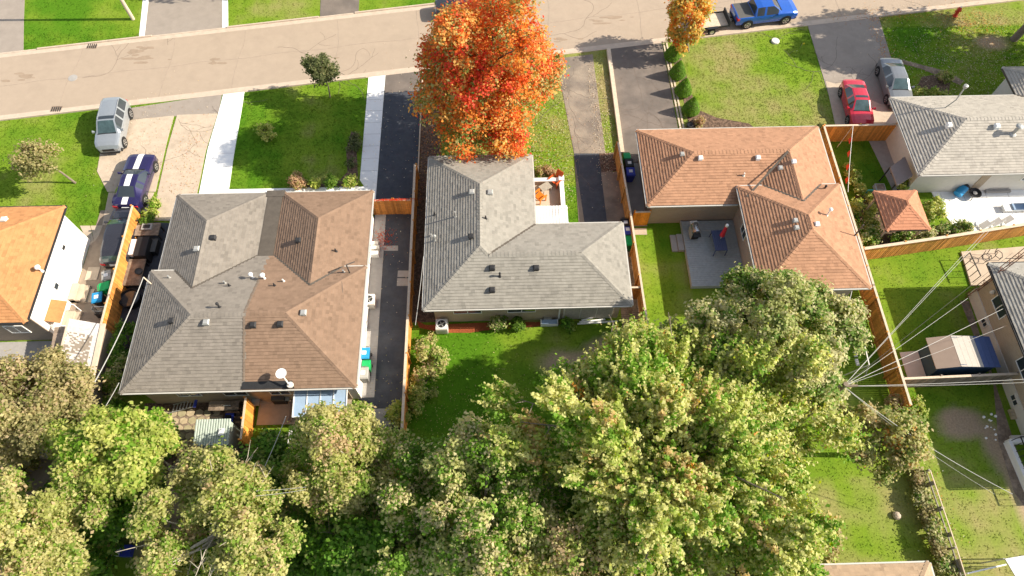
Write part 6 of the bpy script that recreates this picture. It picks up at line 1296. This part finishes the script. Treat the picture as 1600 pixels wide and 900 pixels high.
shrub('round_bush', 'small green bush at the corner by the white walkway', 546, 284, .7, (.4, .4), 50, 'lime', 80)
shrub('low_plant', 'reddish leafy plant row along the white walkway', 551, 235, .5, (.3, 1.6), 70, 'small', 81, cat='plant')
shrub('round_bush', 'pale green bush against the bungalow back wall', 780, 503, 1.0, (.45, .4), 60, 'silver', 82)
shrub('round_bush', 'dark bush beside the pale one at the bungalow back wall', 808, 508, .8, (.4, .35), 50, 'conifer', 83)
shrub('round_bush', 'dark green plant under the long white boards', 888, 508, .7, (.5, .3), 50, 'dark', 84)
shrub('low_plant', 'brown flower clump by the porch front wall', 852, 268, .5, (.7, .3), 60, 'rose', 85, cat='plant')
shrub('low_plant', 'brown grass clump at the end of the cone shrub bed', 1092, 192, .6, (.35, .35), 50, 'rose', 86, cat='plant')
for k, (px, py, h, rx, ry, pal, lb) in enumerate(((1345, 345, 1.6, .9, 1.6, 'lime', 'leafy green bush left of the gazebo'), (1352, 372, 1.4, .9, .6, 'green', 'dark bush under the lower left gazebo corner'), (1372, 322, 1.4, .5, .9, 'lime', 'bush touching the left gazebo eave'),
      (1400, 368, 1.1, 1.0, .4, 'green', 'low bush between gazebo and slanted fence'), (1462, 335, 1.5, .55, 1.2, 'lime', 'tall leafy bush right of the gazebo'), (1440, 365, 1.0, .8, .4, 'silver', 'bush at the lower right gazebo corner'), (1492, 358, 1.1, 1.0, .5, 'silver', 'silvery bush row end at the white patio'),
      (1337, 285, .7, .25, 1.6, 'lime', 'climbing plants along the fence by the flag rope'), (1460, 150, .8, .9, .5, 'lime', 'flowering bush at the top wall of the pale roof house'), (1475, 120, .6, .5, .4, 'pale', 'small pale bush in the round mulch bed'), (1438, 145, .7, .4, .3, 'lime', 'low bush beside the grey sedan'),
      (1412, 288, .9, .3, .3, 'lime', 'potted plant at the corner of the pale roof house'), (238, 325, .9, .25, .8, 'lime', 'weedy plant by the striped coupe'), (228, 345, 1.0, .4, .4, 'conifer', 'dark weed clump at the end of the orange fence'),
      (200, 540, 1.6, .9, 1.6, 'dark', 'dark ivy mass at the end of the alley west of the duplex'), (188, 590, 1.6, 1.0, 1.4, 'green', 'green ivy mass near the lower left duplex corner'), (178, 640, 1.2, .8, .9, 'dark', 'dark bush between old shed and lime tree'),
      (20, 700, 1.4, 1.2, .8, 'lime', 'bright bush at the left edge above the dirt yard'), (1400, 640, 1.3, .5, .6, 'rose', 'dry brownish bush at the corner of the grey fence'), (1432, 640, .7, .3, .6, 'lime', 'low yellow bush just below the grey fence corner'))):
    shrub('garden_bush', lb, px, py, h, (rx, ry), int(60 + 60 * rx * ry * 1.5), pal, 90 + k)
# undergrowth below and between the back yard trees
for k, (px, py, h, rx, ry, pal, lb) in enumerate(((880, 800, 2.2, 1.8, 1.8, 'green', 'green thicket between the deep green tree and the largest tree'), (860, 700, 1.6, 1.2, 1.4, 'green', 'reddish green thicket at the shaded lawn edge beside the largest tree'),
      (610, 860, 2.0, 1.6, 1.5, 'green', 'leafy thicket at the bottom left of the deep green tree'), (470, 870, 2.0, 1.6, 1.5, 'dark', 'dark thicket at the bottom edge right of the second broad tree'), (1020, 850, 2.4, 2.0, 1.6, 'mixed', 'thicket in the gap under the lower largest tree'),
      (120, 800, 2.0, 1.5, 1.2, 'dark', 'dark thicket between lime tree and corner tree'), (255, 690, 1.4, .8, .9, 'dark', 'dark bush between lime tree and bare twigs'), (1130, 860, 2.4, 1.8, 1.6, 'mixed', 'thicket left of the drooping brown crown'), (880, 880, 2.2, 2.0, 1.5, 'green', 'low thicket at the bottom centre edge'),
      (20, 735, 1.6, 1.3, .9, 'olive', 'olive thicket at the left edge below the dirt yard'), (300, 900, 2.0, 1.5, 1.0, 'dark', 'dark thicket cut by the bottom edge under the second broad tree'), (1290, 850, 1.4, .5, 1.2, 'autumn', 'brown leafy tips beside the sunny back lawn'), (1068, 790, 3.4, 1.6, 1.4, 'mixed', 'tall thicket inside the shade of the largest tree'), (1180, 770, 3.2, 1.3, 1.2, 'mixed', 'tall thicket under the right side of the largest tree'))):
    shrub('thicket', lb, px, py, h, (rx, ry), int(90 * rx * ry) + 60, pal, 150 + k, size=.085, es=.15)
rt_ = random.Random(12)
us = []
for (x0, x1, y0, y1, n_) in ((-31, -16, 2.5, 9, 26), (-16, -7, 2.0, 8, 20), (-7, 1.5, 1.5, 7, 16), (1, 13, 1.2, 8, 16)):
    for _ in range(n_): us.append((rt_.uniform(x0, x1), rt_.uniform(y0, y1), rt_.uniform(1.0, 2.4)))
ALL = []
for q, (x, y, h) in enumerate(us): ALL.append(foliage((x, y, h * .55), (1.3, 1.2, h * .55), 7, 70, 22, .10, ('dark', 'green', 'mixed', 'dark')[q % 4], 400 + q, lobe=.5, el=.1, esize=.16, low=-.4, inner=.3)[:5])
o = leaf_mesh('undergrowth', *[np.concatenate([a_[i] for a_ in ALL]) for i in range(5)], None, 'leaf', (0, 0, 0), np.random.default_rng(3))
o['kind'] = 'stuff'; o['label'] = 'low green undergrowth filling the ground between the back yard trees'; o['category'] = 'undergrowth'
# hedge along the lower right boundary
for k, (px, py) in enumerate(((1430, 745), (1442, 775), (1450, 805), (1457, 832), (1466, 858), (1474, 884), (1480, 906))):
    shrub('hedge_plant', ['topmost ragged vine clump on the boundary line below the autumn tree', 'second vine clump down the right boundary line', 'third vine clump on the boundary, level with the lone garden stone', 'fourth vine clump down the right boundary line', 'fifth vine clump, just above the tan roof corner', 'sixth vine clump beside the tan roof corner', 'last vine clump cut by the bottom edge'][k], px, py, .9, (.34, .75), 80, 'silver' if k % 2 else 'olive', 120 + k, group='vines along the right boundary')
fence('wire boundary fence overgrown with vines in the lower right lawns', [P(1436, 742), P(1475, 860), P(1492, 915)], 1.2, (.3, .27, .22), 'wood_g', seed=33, bw=1.2, gap=1.14, capw=.05, post=2)

# ------------------------------------------------------------------ grass tufts and litter (nobody could count them)
def inside(x, y, poly):
    r = np.zeros(len(x), bool); n = len(poly)
    for i in range(n):
        x1, y1 = poly[i]; x2, y2 = poly[(i + 1) % n]
        if y1 == y2: continue
        c_ = ((y1 > y) != (y2 > y)) & (x < (x2 - x1) * (y - y1) / (y2 - y1) + x1); r ^= c_
    return r
def scatter_ok(x, y):
    bad = np.zeros(len(x), bool)
    for h in HARD: bad |= inside(x, y, h)
    for a, b, c_, d in ((-21.2, -8.8, 13.8, 26.9), (-4.4, 7.3, 18.9, 23.9), (-4.4, 1.7, 23.9, 29.6), (10.1, 21.9, 26.1, 31.7), (16.0, 21.9, 19.4, 27), (28.8, 46, 28.2, 34.2), (37.9, 46, 34, 37), (-36, -28.3, 18.3, 25.7), (30.6, 39, 7.9, 20), (25.9, 29.4, 14.1, 16.2)):
        bad |= (x > a) & (x < b) & (y > c_) & (y < d)
    return ~bad
rg = np.random.default_rng(77)
def tufts(n, x0, x1, y0, y1):
    x = rg.uniform(x0, x1, n); y = rg.uniform(y0, y1, n); k = scatter_ok(x, y); x, y = x[k], y[k]
    col, soil = lawn_col(x, y); k = (soil < .45) & ~((y > RS(x) - .2) & (y < RN(x) + .2)); return x[k], y[k], col[k]
X, Y, COL = [np.concatenate(a) for a in zip(tufts(80000, -45, 45, 3, 52), tufts(50000, -45, 45, 26, 46))]
n = len(X); bl = 2
V = np.zeros((n, bl, 3, 3), np.float32); hh = rg.uniform(.015, .038, (n, bl)) ; an = rg.uniform(0, 6.283, (n, bl)); ln = rg.uniform(.02, .10, (n, bl)); wd = rg.uniform(.025, .05, (n, bl))
ox = rg.normal(size=(n, bl)) * .05; oy = rg.normal(size=(n, bl)) * .05
for j, s_ in ((0, -1), (1, 1)):
    V[:, :, j, 0] = X[:, None] + ox + s_ * wd * -np.sin(an); V[:, :, j, 1] = Y[:, None] + oy + s_ * wd * np.cos(an); V[:, :, j, 2] = 0
V[:, :, 2, 0] = X[:, None] + ox + ln * np.cos(an); V[:, :, 2, 1] = Y[:, None] + oy + ln * np.sin(an); V[:, :, 2, 2] = hh
def tri_mesh(name, V, col, m):
    nt = V.shape[0]; me = bpy.data.meshes.new(name); me.vertices.add(nt * 3); me.vertices.foreach_set('co', V.astype(np.float32).ravel()); me.loops.add(nt * 3); me.loops.foreach_set('vertex_index', np.arange(nt * 3, dtype=np.int32))
    me.polygons.add(nt); me.polygons.foreach_set('loop_start', np.arange(0, nt * 3, 3, dtype=np.int32)); me.polygons.foreach_set('loop_total', np.full(nt, 3, dtype=np.int32)); me.update(calc_edges=True)
    at = me.attributes.new('col', 'FLOAT_COLOR', 'FACE'); c4 = np.ones((nt, 4), np.float32); c4[:, :3] = col; at.data.foreach_set('color', c4.ravel()); me.materials.append(M[m])
    o = bpy.data.objects.new(name, me); C.objects.link(o); return o
o = tri_mesh('grass', V.reshape(-1, 3, 3), np.repeat(COL * rg.uniform(.75, 1.35, (n, 1)), bl, 0), 'grass')
o['kind'] = 'stuff'; o['label'] = 'short mown grass of the lawns around the houses'; o['category'] = 'grass'
# fallen leaves
LX, LY, LZ, LC = [], [], [], []
def litter(n, cx, cy, rx, ry, cols, z=.03, gauss=True):
    x = (rg.normal(size=n) * rx * .5 + cx) if gauss else rg.uniform(cx - rx, cx + rx, n); y = (rg.normal(size=n) * ry * .5 + cy) if gauss else rg.uniform(cy - ry, cy + ry, n)
    cc = np.array(cols)[rg.integers(0, len(cols), n)] * rg.uniform(.7, 1.2, (n, 1)); LX.append(x); LY.append(y); LZ.append(np.full(n, z + .02)); LC.append(cc)
ORN = [(.62, .25, .05), (.55, .13, .03), (.6, .42, .15), (.35, .22, .1)]; PALEL = [(.6, .5, .36), (.5, .38, .24), (.36, .26, .18), (.7, .62, .5)]
litter(3600, 38.0, 41.0, 6.0, 5.5, PALEL, .06); litter(900, 39.5, 45.2, 3.0, 2.4, ORN + [(.75, .42, .12)], .06); litter(400, 32, 41, 1.0, 8, ORN + PALEL, .05); litter(500, 34, 46.2, 6, .7, ORN, .06)
litter(900, 2.8, 33, 3.0, 6, PALEL + ORN, .06); litter(1300, 3.8, 34.5, 1.5, 6.5, PALEL, .06, False); litter(500, 7.7, 36, .7, 5.5, PALEL, .06, False); litter(600, -4.9, 32, 1.2, 5, ORN, .06); litter(90, -7.6, 33, 2.4, 12, PALEL, .035); litter(60, -7.5, 23, 2.0, 12, PALEL, .035)
litter(260, -8.2, 25.3, .8, 1.0, [(.6, .06, .03), (.62, .14, .04)], .04); litter(420, 7.9, 35, .9, 6, PALEL, .05); litter(300, -23, 32.5, 1.3, 4.5, ORN + PALEL, .045); litter(900, -2, 12, 6, 5, [(.4, .38, .14), (.5, .42, .2)], .06)
litter(400, -7.3, 27.33, 1.2, .08, [(.6, .08, .03)], 1.77); litter(500, -26.5, 33, 3, 6, PALEL, .05); litter(220, 31.3, 42, .5, 6, ORN, .04); litter(700, -20, 8, 8, 4, PALEL, .06); litter(400, 24, 7, 1.2, 6, PALEL + ORN, .06)
litter(60, -9.0, 36, 1.5, 8, PALEL, .045); litter(300, 13.9, 38, .5, 6, PALEL, .03)
lx, ly, lz = np.concatenate(LX), np.concatenate(LY), np.concatenate(LZ); n = len(lx)
o = leaf_mesh('fallen_leaves', np.stack([lx, ly, lz], 1), rg.normal(size=(n, 3)) * .35 + np.array([0, 0, 1]), rg.uniform(.025, .05, n), rg.uniform(.02, .035, n), np.concatenate(LC), None, 'leaf', (0, 0, 0), rg)
o['kind'] = 'stuff'; o['label'] = 'fallen autumn leaves scattered on lawns and driveways'; o['category'] = 'leaves'
# rust stains dots on the left driveway are leaves too; weeds along the slab joint
